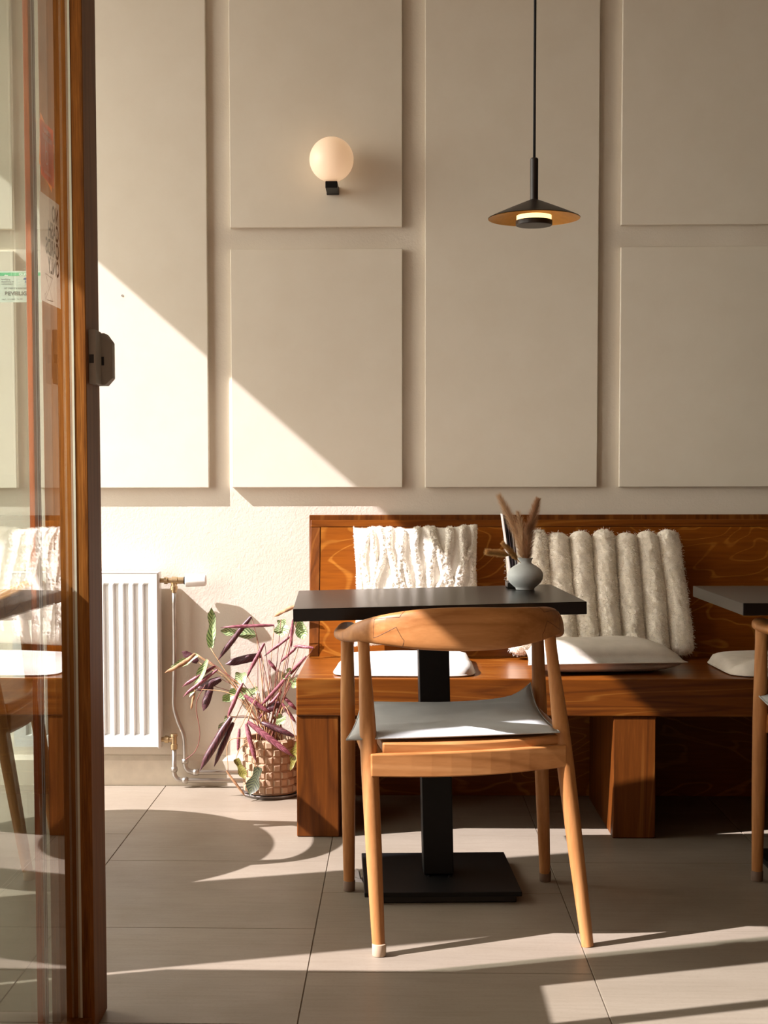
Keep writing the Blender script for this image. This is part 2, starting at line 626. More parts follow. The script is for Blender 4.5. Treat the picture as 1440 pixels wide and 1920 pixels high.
tag(MB().box(-14, 14, -14, 1.7, -0.12, -0.02).box(-14, L_X, 1.7, 12, -0.12, -0.02).build('pavement', M['pavement']), kind='structure')
tag(MB().box(-9, 16, -9.5, -7.5, -0.02, 8.5).build('wall_skyblock', M['brick']), kind='structure')  # unseen front across the street, added to dim sky light from behind
tag(MB().box(-2.3, R_X, 1.6, WALL_Y + 0.2, 3.3, 3.4).build('ceiling', M['ceiling']), kind='structure')
tag(MB().box(-1.75, R_X, -2.6, 1.6, 3.0, 3.12).build('ceiling_skyblock', M['facade']), kind='structure')  # unseen roof above the camera, added to block sky light from the front
tag(MB().box(R_X, R_X + 0.2, 1.6, WALL_Y + 0.2, 0, 3.3).build('wall_right', M['dark_wall']), kind='structure')


def fx(y):
    return -2.1 - 0.2 * (y - 4)


fac = MB()


def fac_part(y0, y1, z0, z1, th=0.16):
    fac.hexa([(fx(y0) - th, y0, z0), (fx(y0), y0, z0), (fx(y1), y1, z0), (fx(y1) - th, y1, z0)],
             [(fx(y0) - th, y0, z1), (fx(y0), y0, z1), (fx(y1), y1, z1), (fx(y1) - th, y1, z1)])


fac_part(2.646, 3.237, 0, 3.4)          # pier
fac_part(3.237, 4.94, 3.03, 3.4)       # head over the rear opening
fac_part(1.6, 2.646, 2.63, 3.4)         # head over the front opening
fac_part(3.237, 4.94, 0, 0.22)          # low sill
tag(fac.build('wall_left', M['facade']), kind='structure')
tag(MB().box(0.62, R_X, 1.6, 1.75, 0, 3.3).box(-1.66, 0.62, 1.6, 1.75, 2.95, 3.3).build('wall_front', M['facade']), kind='structure')

# ------------------------------------------------------------------ bench
bench = thing('bench', (0.9, 4.5, 0), 'long orange-brown stained wooden bench with high panelled back along the wall', 'bench')
BX1 = 2.35
MB().box(-0.30, BX1, 4.21, 4.79, 0.355, 0.465).build('seat', M['bench_plank'], bench, bevel=0.004)
for x in (-0.30, 0.614, 1.53):
    MB().box(x, x + 0.1225, 4.214, 4.74, 0.001, 0.355).build('leg', M['bench_post'], bench, bevel=0.003)
MB().box(-0.17, BX1, 4.785, 4.80, 0.001, 0.355).build('rear_board', M['ply'], bench)
MB().box(-0.303, BX1, 4.905, 4.935, 0.0, 0.92).build('backing_board', M['bench_post'], bench, bevel=0.002)


def slab(u0, u1, h0, h1, d0, d1):
    """piece of the leaning back: u along x, h up the slope 0..1, d thickness in front (towards room)"""
    def P(h, d):
        y = 4.735 + (4.868 - 4.735) * h
        z = 0.466 + (0.905 - 0.466) * h
        return y - d * 0.957, z + d * 0.29
    lo = [(u0, *P(h0, d1)), (u1, *P(h0, d1)), (u1, *P(h0, d0)), (u0, *P(h0, d0))]
    hi = [(u0, *P(h1, d1)), (u1, *P(h1, d1)), (u1, *P(h1, d0)), (u0, *P(h1, d0))]
    return MB().hexa(lo, hi)


slab(-0.262, BX1, 0.0, 0.945, -0.02, -0.0015).build('back_panel', M['ply'], bench)
slab(-0.296, BX1, 0.947, 1.0, -0.02, 0.0).build('top_rail', M['bench_plank'], bench, bevel=0.002)
slab(-0.296, -0.264, 0.0, 0.945, -0.02, 0.0).build('side_stile', M['bench_post'], bench, bevel=0.002)
MB().add([(-0.292, 4.75, 0.466), (-0.292, 4.905, 0.466), (-0.292, 4.905, 0.90), (-0.292, 4.882, 0.90),
          (-0.276, 4.75, 0.466), (-0.276, 4.905, 0.466), (-0.276, 4.905, 0.90), (-0.276, 4.882, 0.90)],
         [(0, 3, 2, 1), (4, 5, 6, 7), (0, 1, 5, 4), (1, 2, 6, 5), (2, 3, 7, 6), (3, 0, 4, 7)]).build('end_board', M['bench_post'], bench)

# ------------------------------------------------------------------ tables


def make_table(cx, cy, rz, label, lean):
    t = thing('cafe_table', (cx, cy, 0), label, 'table', rz, 'cafe tables along the bench')
    k = lean
    H = 0.742
    w, d, th = 0.346, 0.288, 0.030

    def Q(x, y, z):                      # the column and top lean a little to the left
        return (x - k * (z - 0.02), y, z + k * x * (1 if z > 0.5 else 0))
    lo = [Q(-w, -d, H - th), Q(w, -d, H - th), Q(w, d, H - th), Q(-w, d, H - th)]
    hi = [Q(-w, -d, H), Q(w, -d, H), Q(w, d, H), Q(-w, d, H)]
    MB().hexa(lo, hi).build('table_top', M['veneer'], t, bevel=0.0015, local=True)
    c = 0.0385
    lo = [Q(-c, -c, 0.032), Q(c, -c, 0.032), Q(c, c, 0.032), Q(-c, c, 0.032)]
    hi = [Q(-c, -c, H - th - 0.004), Q(c, -c, H - th - 0.004), Q(c, c, H - th - 0.004), Q(-c, c, H - th - 0.004)]
    MB().hexa(lo, hi).build('column', M['black_metal'], t, bevel=0.003, local=True)
    MB().box(-0.15 - k * 0.7, 0.15 - k * 0.7, -0.13, 0.13, H - th - 0.008, H - th - 0.001).build('mounting_plate', M['black_metal'], t, local=True)
    b = 0.193
    MB().box(-b, b, -b, b, 0.018, 0.030).build('base_plate', M['black_metal'], t, bevel=0.002, local=True)
    MB().box(-b + 0.012, b - 0.012, -b + 0.012, b - 0.012, 0.0, 0.018).build('base_weight', M['black'], t, bevel=0.003, local=True)
    for sx in (-1, 1):
        for sy in (-1, 1):
            MB().lathe([(0.001, 0), (0.004, 0.0), (0.004, 0.003), (0.001, 0.004)], (sx * 0.026, sy * 0.052, 0.030), 10).build('bolt', M['black_metal'], t, local=True)
    return t


make_table(0.097, 3.735, math.radians(2.6), 'dark square café table with the grey vase, tilted, behind the wooden armchair', 0.022)
make_table(1.160, 3.80, math.radians(0.5), 'dark café table cut off by the right edge, in front of the bench', 0.0)

# ------------------------------------------------------------------ armchairs


def make_chair(label):
    t = thing('armchair', (0.15, 3.45, 0), label, 'chair', math.radians(4.0), 'wooden armchairs')
    legs = {'rl': ((-0.2164, -0.2846), (-0.2455, -0.178), 0.700), 'rr': ((0.2508, -0.2411), (0.172, -0.170), 0.705),
            'fl': ((-0.2638, 0.227), (-0.268, 0.196), 0.672), 'fr': ((0.2459, 0.2906), (0.2086, 0.212), 0.672)}
    for kk, (a, b, zt) in legs.items():
        n = 14
        pts, rad = [], []
        for i in range(n):
            s = i / (n - 1)
            z0 = 0.024 if kk != 'rr' else 0.0
            z = z0 + (zt - z0) * s
            f = z / zt
            pts.append((a[0] + (b[0] - a[0]) * f, a[1] + (b[1] - a[1]) * f, z))
            q = z / 0.70
            rad.append(np.interp(q, [0, 0.08, 0.35, 0.58, 0.72, 0.90, 1.0], [0.0135, 0.0148, 0.0182, 0.0196, 0.0182, 0.0128, 0.0135] if kk[0] == 'r' else [0.0135, 0.0145, 0.0175, 0.0185, 0.0178, 0.0158, 0.0165]))
        lg = MB().tube(pts, rad, 18).build('leg', M['oak'], t, smooth=True, local=True, autosmooth=50)
        if kk != 'rr':
            MB().lathe([(0.010, 0.0), (0.0145, 0.001), (0.0152, 0.004), (0.0156, 0.026), (0.0150, 0.027), (0.0135, 0.0272)], (a[0], a[1], 0), 20).build('foot_cap', M['cap'] if kk == 'rl' else M['cap_brown'], lg, smooth=True, local=True, autosmooth=40)
    # back and arms: one swept horseshoe, split at the scarf joints
    path = [(-0.266, 0.222, 0.668, 0.040, 0.030), (-0.268, 0.19, 0.668, 0.050, 0.030), (-0.276, 0.04, 0.672, 0.058, 0.027), (-0.268, -0.09, 0.682, 0.052, 0.031), (-0.250, -0.178, 0.700, 0.036, 0.046),
            (-0.205, -0.232, 0.709, 0.029, 0.066), (-0.125, -0.268, 0.713, 0.025, 0.087), (-0.035, -0.281, 0.714, 0.024, 0.094), (0.055, -0.272, 0.7150, 0.025, 0.089), (0.125, -0.240, 0.7185, 0.027, 0.078),
            (0.180, -0.172, 0.718, 0.032, 0.062), (0.200, -0.08, 0.692, 0.046, 0.036), (0.212, 0.04, 0.674, 0.056, 0.028), (0.214, 0.20, 0.668, 0.050, 0.030), (0.213, 0.238, 0.668, 0.040, 0.030)]
    sp = spline(path, 85)
    rings = []
    ns = 20
    for i, (x, y, z, w, h) in enumerate(sp):
        a, b = sp[max(i - 1, 0)], sp[min(i + 1, len(sp) - 1)]
        tx, ty = b[0] - a[0], b[1] - a[1]
        ln = math.hypot(tx, ty)
        nx, ny = ty / ln, -tx / ln
        # the broad back leans outwards a little at its top
        lean = 0.16 * max(0.0, (h - 0.045) / 0.05)
        ring = []
        for j in range(ns):
            an = 2 * math.pi * j / ns
            cs, sn = math.cos(an), math.sin(an)
            cu = math.copysign(abs(cs) ** 0.7, cs) * w / 2
            sv = math.copysign(abs(sn) ** 0.75, sn) * h / 2
            off = cu - lean * sv
            ring.append((x + nx * off, y + ny * off, z + sv))
        rings.append(ring)
    j1, j2 = 31, 58
    MB().rings(rings[:j1 + 1]).build('armrest', M['oak_x'], t, smooth=True, local=True, autosmooth=60)
    MB().rings(rings[j1:j2 + 1]).build('backrest', M['oak_x'], t, smooth=True, local=True, autosmooth=60)
    MB().rings(rings[j2:]).build('armrest', M['oak_x'], t, smooth=True, local=True, autosmooth=60)
    def sp_(i, j):
        i0, j0 = int(math.floor(i)), int(math.floor(j))
        fi, fj = i - i0, j - j0
        q = [Vector(rings[a][b % ns]) for a, b in ((i0, j0), (i0 + 1, j0), (i0, j0 + 1), (i0 + 1, j0 + 1))]
        return (q[0] * (1 - fi) + q[1] * fi) * (1 - fj) + (q[2] * (1 - fi) + q[3] * fi) * fj
    for ctr_i, sg in ((j1 + 0.5, 1), (j2 - 0.5, -1)):
        zig = [(2.2, 4.6), (1.6, 2.2), (-2.6, 2.7), (-2.6, -1.4), (1.2, 0.4), (2.4, -1.6), (1.9, -4.6)]
        jl = MB()
        for (a0, b0), (a1, b1) in zip(zig[:-1], zig[1:]):
            for s_ in range(4):
                u0, u1 = s_ / 4, (s_ + 1) / 4
                p0 = sp_(ctr_i + sg * (a0 + (a1 - a0) * u0), b0 + (b1 - b0) * u0)
                p1 = sp_(ctr_i + sg * (a0 + (a1 - a0) * u1), b0 + (b1 - b0) * u1)
                jl.tube([p0, p1], 0.0006, 5)
        jl.build('joint_line', M['joint'], t, local=True)
    # seat board, slightly dished
    ol = [(-0.205, -0.232), (0.205, -0.205), (0.205, 0.232), (-0.232, 0.205)]

    def sf(zoff):
        def f(u, v):
            x = (ol[0][0] * (1 - u) + ol[1][0] * u) * (1 - v) + (ol[3][0] * (1 - u) + ol[2][0] * u) * v
            y = (ol[0][1] * (1 - u) + ol[1][1] * u) * (1 - v) + (ol[3][1] * (1 - u) + ol[2][1] * u) * v
            y -= 0.020 * math.sin(math.pi * u) * (1 - v)
            z = 0.430 + 0.005 * (2 * u - 1) ** 2 + 0.012 * u + 0.006 * v + zoff
            return (x, y, z)
        return f
    g = MB()
    n = 10
    g.grid(n, n, sf(0.0), flip=True)
    g.grid(n, n, sf(0.024))
    b = (n + 1) * (n + 1)
    per = [(i, 0) for i in range(n)] + [(n, j) for j in range(n)] + [(n - i, n) for i in range(n)] + [(0, n - j) for j in range(n)]
    idx = [i * (n + 1) + j for i, j in per]
    for q in range(len(idx)):
        i0, i1 = idx[q], idx[(q + 1) % len(idx)]
        g.f.append((i0, i1, i1 + b, i0 + b))
        g.m.append(0)
    g.uv = []
    g.build('seat', M['oak_x'], t, smooth=True, local=True, bevel=0.004, autosmooth=40)

    def rail(p, q, z0, z1, th, bow, name='apron'):
        p, q = Vector((*p, 0)), Vector((*q, 0))
        dr = (q - p).normalized()
        nr = Vector((dr.y, -dr.x, 0))
        rg = []
        for i in range(11):
            s = i / 10
            c = p.lerp(q, s) + nr * bow * math.sin(math.pi * s)
            zz0 = z0[0] * (1 - s) + z0[1] * s - 0.005 * math.sin(math.pi * s)
            zz1 = z1[0] * (1 - s) + z1[1] * s
            rg.append([tuple(c + nr * th / 2) [:2] + (zz0,), tuple(c - nr * th / 2)[:2] + (zz0,), tuple(c - nr * th / 2)[:2] + (zz1,), tuple(c + nr * th / 2)[:2] + (zz1,)])
        MB().rings(rg).build(name, M['oak_x'], t, local=True, bevel=0.003)
    rail((-0.232, -0.235), (0.205, -0.207), (0.386, 0.398), (0.436, 0.448), 0.024, 0.020)
    rail((-0.236, 0.20), (-0.208, -0.225), (0.390, 0.386), (0.438, 0.430), 0.022, 0.004)
    rail((0.205, -0.20), (0.224, 0.235), (0.398, 0.400), (0.446, 0.448), 0.022, 0.004)
    rail((0.222, 0.245), (-0.265, 0.205), (0.398, 0.390), (0.446, 0.438), 0.022, 0.008)
    return t


chair = make_chair('worn wooden armchair in front of the table, curved back towards us')
copy_thing(chair, (1.186, 3.545, 0), math.radians(0.0), 'wooden armchair cut off by the right edge, beside the far right table')
copy_thing(chair, (-1.25, 3.96, 0), math.radians(90.0), 'wooden armchair seen through the glass door at the left edge')


def cushion_pad(name, corners, z, th, mat, label, cat, lifts=(0, 0, 0, 0), sag=0.0, nz=0.0, n=26, puff=0.55, group=None, zslope=0.0, edge=0.0, rnd=0.0):
    """thin cloth pad over four ground-plan corners (near-left, near-right, far-right, far-left)"""
    c = [Vector(p) for p in corners]
    ctr = sum(c, Vector((0, 0))) / 4
    root = thing(name, (ctr.x, ctr.y, z), label, cat, 0.0, group)

    def side(top):
        def f(u, v):
            p = (c[0] * (1 - u) + c[1] * u) * (1 - v) + (c[3] * (1 - u) + c[2] * u) * v
            # edges pull in between the corners
            a, b = 2 * u - 1, 2 * v - 1
            pull = 0.022
            p = p + (ctr - p) * pull * ((1 - a * a) * abs(b) ** 3 + (1 - b * b) * abs(a) ** 3)
            p = p + (ctr - p) * rnd * (abs(a) * abs(b)) ** 5
            prof = max(0.0, (1 - abs(a) ** 5) * (1 - abs(b) ** 5)) ** puff
            lift = lifts[0] * (1 - u) ** 3 * (1 - v) ** 3 + lifts[1] * u ** 3 * (1 - v) ** 3 + lifts[2] * u ** 9 * v ** 5 + lifts[3] * (1 - u) ** 3 * v ** 3
            zz = z + lift + zslope * u + edge * (1 - prof)
            h = th * ((0.12 if edge == 0 else 0.04) + 0.88 * prof)
            if top:
                w = nz * float(vnoise(np.array([[p.x * 1.0, p.y * 2.6, 0.3]]), 9.0, 3)[0] - 0.5) * prof
                zz += h + w - sag * prof * 0.3
            else:
                zz += th * 0.06 * (1 - prof)
            return (p.x, p.y, zz)
        return f
    g = MB()
    g.grid(n, n, side(True))
    g.grid(n, n, side(False), flip=True)
    b = (n + 1) * (n + 1)
    per = [(i, 0) for i in range(n)] + [(n, j) for j in range(n)] + [(n - i, n) for i in range(n)] + [(0, n - j) for j in range(n)]
    idx = [i * (n + 1) + j for i, j in per]
    for q in range(len(idx)):
        i0, i1 = idx[q], idx[(q + 1) % len(idx)]
        g.f.append((i0 + b, i1 + b, i1, i0))
        g.m.append(0)
    ring = [Vector(g.v[i + b]).lerp(Vector(g.v[i]), 0.5) for i in idx]
    g.uv = []
    g.build('cover', mat, root, smooth=True)
    MB().rings([[p + Vector((math.cos(a) * 0.0022 * d.x, math.cos(a) * 0.0022 * d.y, math.sin(a) * 0.0022)) for a in [2 * math.pi * j / 6 for j in range(6)]]
                for p, d in [(r, ((r - Vector((ctr.x, ctr.y, r.z))).normalized() + Vector((0.001, 0, 0)))) for r in ring]], closed=True).build('piping', mat, root, smooth=True)
    return root


cushion_pad('seat_pad', [(-0.118, 3.205), (0.352, 3.232), (0.330, 3.700), (-0.098, 3.650)], 0.4640, 0.019, M['pad_cloth'],
            'pale grey-blue cotton seat pad with curled corner on the front armchair', 'seat pad', lifts=(0.0, 0.004, 0.048, 0.012), nz=0.012, puff=0.4, zslope=0.010)
cushion_pad('seat_pad', [(0.905, 3.30), (1.36, 3.31), (1.38, 3.775), (0.912, 3.748)], 0.466, 0.017, M['pad_cloth'],
            'white seat pad corner sticking out past the right edge armchair leg', 'seat pad', lifts=(0.0, 0.004, 0.02, 0.02), nz=0.012, puff=0.4, zslope=0.010)
cushion_pad('bench_pad', [(-0.205, 4.235), (0.225, 4.225), (0.225, 4.66), (-0.185, 4.66)], 0.4665, 0.036, M['linen'],
            'flat white cotton pad on the bench under the tufted cushion', 'seat pad', nz=0.018, puff=0.28, rnd=0.13)
cushion_pad('bench_pad', [(0.958, 4.232), (1.42, 4.232), (1.42, 4.66), (0.945, 4.62)], 0.4665, 0.036, M['linen_grey'],
            'crumpled beige linen pad on the bench at the right edge', 'seat pad', nz=0.026, puff=0.30, rnd=0.13)

# flat linen pillow lying on the seat
cushion_pad('pillow', [(0.372, 4.240), (0.842, 4.305), (0.800, 4.590), (0.395, 4.600)], 0.4665, 0.096, M['linen_grey'],
            'plain off-white linen pillow lying flat below the ribbed cushion', 'cushion', nz=0.010, puff=0.62, n=30, edge=0.030)


# ------------------------------------------------------------------ upright cushions


def spikes(points, normals, length, width, lean, rng, mb):
    """short strands of pile as slim triangles"""
    n = len(points)
    L = length * (0.6 + 0.8 * rng.random(n))
    jit = rng.normal(0, lean, (n, 3))
    d = normals + jit
    d /= np.linalg.norm(d, axis=1)[:, None]
    s = np.cross(d, rng.normal(0, 1, (n, 3)))
    s /= np.linalg.norm(s, axis=1)[:, None] + 1e-9
    a = points - s * width / 2
    b = points + s * width / 2
    c = points + d * L[:, None]
    vs = np.stack([a, b, c], 1).reshape(-1, 3)
    base = len(mb.v)
    mb.v += [tuple(p) for p in vs]
    mb.f += [(base + 3 * i, base + 3 * i + 1, base + 3 * i + 2) for i in range(n)]
    mb.m += [0] * n


def sample_surface(V, Fq, n, rng):
    V = np.array(V)
    Fq = np.array(Fq)
    a, b, c, d = V[Fq[:, 0]], V[Fq[:, 1]], V[Fq[:, 2]], V[Fq[:, 3]]
    nr = np.cross(c - a, d - b)
    ar = np.linalg.norm(nr, axis=1)
    nr = nr / (ar[:, None] + 1e-12)
    pick = rng.choice(len(Fq), n, p=ar / ar.sum())
    u, v = rng.random((n, 1)), rng.random((n, 1))
    p = (a[pick] * (1 - u) + b[pick] * u) * (1 - v) + (d[pick] * (1 - u) + c[pick] * u) * v
    return p, nr[pick]


def lean_frame(px, base_y, base_z, lean, roll):
    """local (x right, y out of the back towards the room, z up the cushion) -> world"""
    R1 = Matrix.Rotation(-lean, 3, 'X')
    R2 = Matrix.Rotation(roll, 3, 'Y')
    o = Vector((px, base_y, base_z))
    return lambda p: o + R1 @ (R2 @ Vector((p[0], -p[1], p[2])))


LEAN = math.atan2(4.868 - 4.735, 0.439)


def tufted_cushion():
    W, H, T = 0.405, 0.395, 0.055
    fr = lean_frame(0.055, 4.690, 0.505, LEAN * 0.95, math.radians(-0.8))
    root = thing('tufted_cushion', (0.055, 4.69, 0.50), 'square cream cushion with tufted branching cable ridges, half in sun', 'cushion')
    # ridge centre lines in cushion space (0..1, 0..1), branching like the photo's
    lines = []
    xs = [0.03, 0.11, 0.20, 0.30, 0.40, 0.51, 0.60, 0.69, 0.78, 0.87, 0.96]
    for i, x in enumerate(xs):
        pts = []
        for k in range(13):
            v = k / 12
            sway = 0.030 * math.sin(5.2 * v + i * 1.7) + 0.022 * math.sin(11 * v + i * 2.9)
            fan = (0.16 if 4 < i < 9 else -0.02) * (0.75 - v) * (1 if i % 2 else 0.6)
            pts.append((x + sway + fan * 0.6, v))
        lines.append((pts, 0.030))
    for a, b, c in [((0.80, 0.42), (0.86, 0.62), (0.97, 0.80)), ((0.76, 0.30), (0.72, 0.55), (0.62, 0.98)), ((0.30, 0.45), (0.37, 0.60), (0.40, 0.95)), ((0.47, 0.2), (0.44, 0.5), (0.36, 0.8)),
                    ((0.86, 0.2), (0.93, 0.42), (0.99, 0.58)), ((0.10, 0.35), (0.17, 0.6), (0.15, 0.95)), ((0.55, 0.1), (0.62, 0.35), (0.74, 0.55))]:
        q = spline([a, b, c], 12)
        lines.append(([tuple(p) for p in q], 0.026))
    n = 150
    U, V = np.meshgrid(np.linspace(0, 1, n + 1), np.linspace(0, 1, n + 1), indexing='ij')
    A, B = 2 * U - 1, 2 * V - 1
    prof = np.clip((1 - np.abs(A) ** 3.2) * (1 - np.abs(B) ** 3.2), 0, 1) ** 0.55
    hgt = np.zeros_like(U)
    for pts, w in lines:
        P = np.array(pts)
        best = np.full(U.shape, 9.0)
        for k in range(len(P) - 1):
            p, q = P[k], P[k + 1]
            dd = q - p
            tt = np.clip(((U - p[0]) * dd[0] + (V - p[1]) * dd[1]) / (dd @ dd + 1e-9), 0, 1)
            best = np.minimum(best, np.hypot(U - p[0] - tt * dd[0], V - p[1] - tt * dd[1]))
        hgt = np.maximum(hgt, np.sqrt(np.clip(1 - (best / w) ** 2, 0, 1)))
    pz = np.stack([U.ravel(), V.ravel(), 0 * U.ravel()], 1)
    tuft = (vnoise(pz, 70, 1) + 0.6 * vnoise(pz, 130, 2)).reshape(U.shape)
    disp = hgt * (0.017 + 0.012 * (tuft - 0.8))
    pin = 0.045 * (1 - B * B) * np.abs(A) ** 4
    pin2 = 0.035 * (1 - A * A) * np.abs(B) ** 4
    X = (A * (1 - pin)) * W / 2
    Z = (B * (1 - pin2) + 1) * H / 2 + 0.006 * np.sin(A * 9) * (B > 0.6) * (B - 0.6)
    Yf = prof * T + 0.006 + disp * np.clip(prof * 2.5, 0.35, 1)
    Yb = -prof * T * 0.55
    g = MB()
    g.v = [tuple(fr((X[i, j], Yf[i, j], Z[i, j]))) for i in range(n + 1) for j in range(n + 1)]
    for i in range(n):
        for j in range(n):
            a = i * (n + 1) + j
            g.f.append((a, a + n + 1, a + n + 2, a + 1))
            g.m.append(0)
    fq = list(g.f)
    st = 5
    m2 = n // st
    b0 = len(g.v)
    g.v += [tuple(fr((X[i * st, j * st], Yb[i * st, j * st], Z[i * st, j * st]))) for i in range(m2 + 1) for j in range(m2 + 1)]
    for i in range(m2):
        for j in range(m2):
            a = b0 + i * (m2 + 1) + j
            g.f.append((a, a + 1, a + m2 + 2, a + m2 + 1))
            g.m.append(0)
    # close the sides
    for k in range(m2):
        for (i0, j0, i1, j1) in ((k, 0, k + 1, 0), (k + 1, m2, k, m2), (0, k + 1, 0, k), (m2, k, m2, k + 1)):
            fr_i = [((i0 * st) + (i1 - i0) * s) * (n + 1) + j0 * st + (j1 - j0) * s for s in range(st + 1)]
            bk = [b0 + i0 * (m2 + 1) + j0, b0 + i1 * (m2 + 1) + j1]
            g.f.append(tuple([bk[0], bk[1]] + fr_i[::-1]))
            g.m.append(0)
    g.build('cover', M['knit'], root, smooth=True)
    # woolly pile on the ridges
    Vv = np.array(g.v)
    p, nr = sample_surface(Vv, fq, 30000, RNG)
    F = np.array(fq)
    hv = hgt.ravel()
    mb = MB()
    # keep strands mainly on ridges
    P2, N2 = [], []
    cen = Vv[F].mean(1)
    area = np.linalg.norm(np.cross(Vv[F[:, 2]] - Vv[F[:, 0]], Vv[F[:, 3]] - Vv[F[:, 1]]), axis=1) * (0.05 + hv[F].mean(1) ** 2)
    nrm = np.cross(Vv[F[:, 2]] - Vv[F[:, 0]], Vv[F[:, 3]] - Vv[F[:, 1]])
    nrm /= np.linalg.norm(nrm, axis=1)[:, None] + 1e-12
    pick = RNG.choice(len(F), 26000, p=area / area.sum())
    pts = cen[pick] + RNG.normal(0, 0.0012, (26000, 3))
    spikes(pts, nrm[pick], 0.0042, 0.0020, 0.75, RNG, mb)
    o = mb.build('wool_pile', M['knit_strand'], root)
    o['kind'] = 'stuff'


tufted_cushion()


def ribbed_cushion():
    fr0 = lean_frame(0.628, 4.665, 0.478, LEAN * 0.9, 0.0)
    root = thing('ribbed_cushion', (0.64, 4.66, 0.478), 'wide cream faux-fur cushion with upright padded ribs, right of the vase', 'cushion')
    fr = lambda p: fr0((p[0] * (1 + 0.10 * (0.2 - p[2])) - 0.052 * (p[2] - 0.2), p[1], p[2]))
    pitch, Hh = 0.0715, 0.404
    nr_ = 8
    back = MB()
    back.grid(24, 16, lambda u, v: tuple(fr(((u - 0.5) * pitch * (nr_ - 0.5), 0.004 + 0.0 * u, 0.012 + v * (Hh - 0.03)))))
    back.grid(24, 16, lambda u, v: tuple(fr(((u - 0.5) * pitch * (nr_ - 0.5), -0.035 * max(0, (1 - (2 * u - 1) ** 4) * (1 - (2 * v - 1) ** 4)) ** 0.5, 0.012 + v * (Hh - 0.03)))), flip=True)
    back.uv = []
    back.build('backing', M['linen_grey'], root, smooth=True)
    for k in range(nr_):
        x0 = (k - (nr_ - 1) / 2) * pitch
        top = Hh + 0.006 * math.sin(k * 2.1)
        rx, ry = pitch / 2 * 1.03, 0.034 + 0.010 * (1 - ((k - 3.5) / 3.5) ** 2)
        nu, nv = 110, 44
        rings = []
        for i in range(nu + 1):
            s = i / nu
            e = min(1.0, math.sqrt(max(0.0, 1 - max(0.0, (abs(2 * s - 1) - 0.86) / 0.14) ** 2)))
            e = max(e, 0.05)
            ring = []
            for j in range(nv):
                a = 2 * math.pi * j / nv
                ring.append((x0 + rx * e * math.cos(a) + 0.004 * math.sin(s * 3 + k), 0.006 + ry * e * math.sin(a), s * top))
            rings.append(ring)
        P = np.array([p for r in rings for p in r])
        c0 = np.array([[x0, 0.006, 0]])
        rad = P - c0
        rad[:, 2] = 0
        rad /= np.linalg.norm(rad, axis=1)[:, None] + 1e-9
        nz = 0.8 * (vnoise(P * np.array([1, 1, 0.6]), 60, k) - 0.5) + 0.8 * (vnoise(P * np.array([1, 1, 0.7]), 150, k + 5) - 0.5) + 0.6 * (vnoise(P, 300, k + 9) - 0.5)
        crest = np.clip(rad[:, 1] * 1.3, 0, 1)
        P = P + rad * (nz * 0.0075 * (0.25 + crest))[:, None]
        g = MB()
        rr = [[tuple(fr(P[i * nv + j])) for j in range(nv)] for i in range(nu + 1)]
        g.rings(rr)
        rib = g.build('rib', M['fur'], root, smooth=True)
        Vv = np.array(g.v)
        F = np.array([f for f in g.f if len(f) == 4])
        F = F[:, ::1]
        cen = Vv[F].mean(1)
        nrm = np.cross(Vv[F[:, 2]] - Vv[F[:, 0]], Vv[F[:, 3]] - Vv[F[:, 1]])
        ar = np.linalg.norm(nrm, axis=1)
        nrm /= ar[:, None] + 1e-12
        axis_c = np.array([fr((x0, 0.006, s)) for s in (0.0, Hh)])
        out = cen - (axis_c[0] + (axis_c[1] - axis_c[0]) * 0.5)
        sg = np.sign(np.einsum('ij,ij->i', nrm, cen - axis_c[0] - np.outer((cen - axis_c[0]) @ (axis_c[1] - axis_c[0]) / Hh ** 2, axis_c[1] - axis_c[0])))
        nrm *= sg[:, None]
        wgt = ar * np.where(nrm[:, 1] < 0.25, 1.0, 0.0) * (0.12 + np.clip(-nrm[:, 1], 0, 1) ** 2)
        nst = 5200
        pick = RNG.choice(len(F), nst, p=wgt / wgt.sum())
        dd = nrm[pick] + np.array([0.10, 0, -0.55])
        dd /= np.linalg.norm(dd, axis=1)[:, None]
        mb = MB()
        spikes(cen[pick] + RNG.normal(0, 0.0028, (nst, 3)), dd, 0.0060, 0.0020, 0.30, RNG, mb)
        o = mb.build('fur_pile', M['fur_strand'], rib)
        o['kind'] = 'stuff'


ribbed_cushion()

# ------------------------------------------------------------------ radiator with its valves and pipes
RY = 4.872
rad = thing('radiator', (-1.05, 4.90, 0.135), 'white ribbed panel radiator with thermostat valve on the wall beside the door', 'radiator')
g = MB()
x0, x1 = -1.300, -0.812
prof = [(x0, 0.0)]
pit = 0.0333
xr = x1 - 0.018
ribs = []
while xr - pit > x0 + 0.01:
    ribs.append(xr - pit)
    xr -= pit
ribs = ribs[::-1]
zz = [0.142, 0.180, 0.186, 0.688, 0.694, 0.726]


def rib_depth(x):
    for r in ribs:
        q = (x - r) / pit
        if 0 <= q <= 1:
            return 0.0 if q < 0.10 else (q - 0.10) / 0.12 if q < 0.22 else 1.0 if q < 0.62 else (0.74 - q) / 0.12 if q < 0.74 else 0.0
    return 0.0


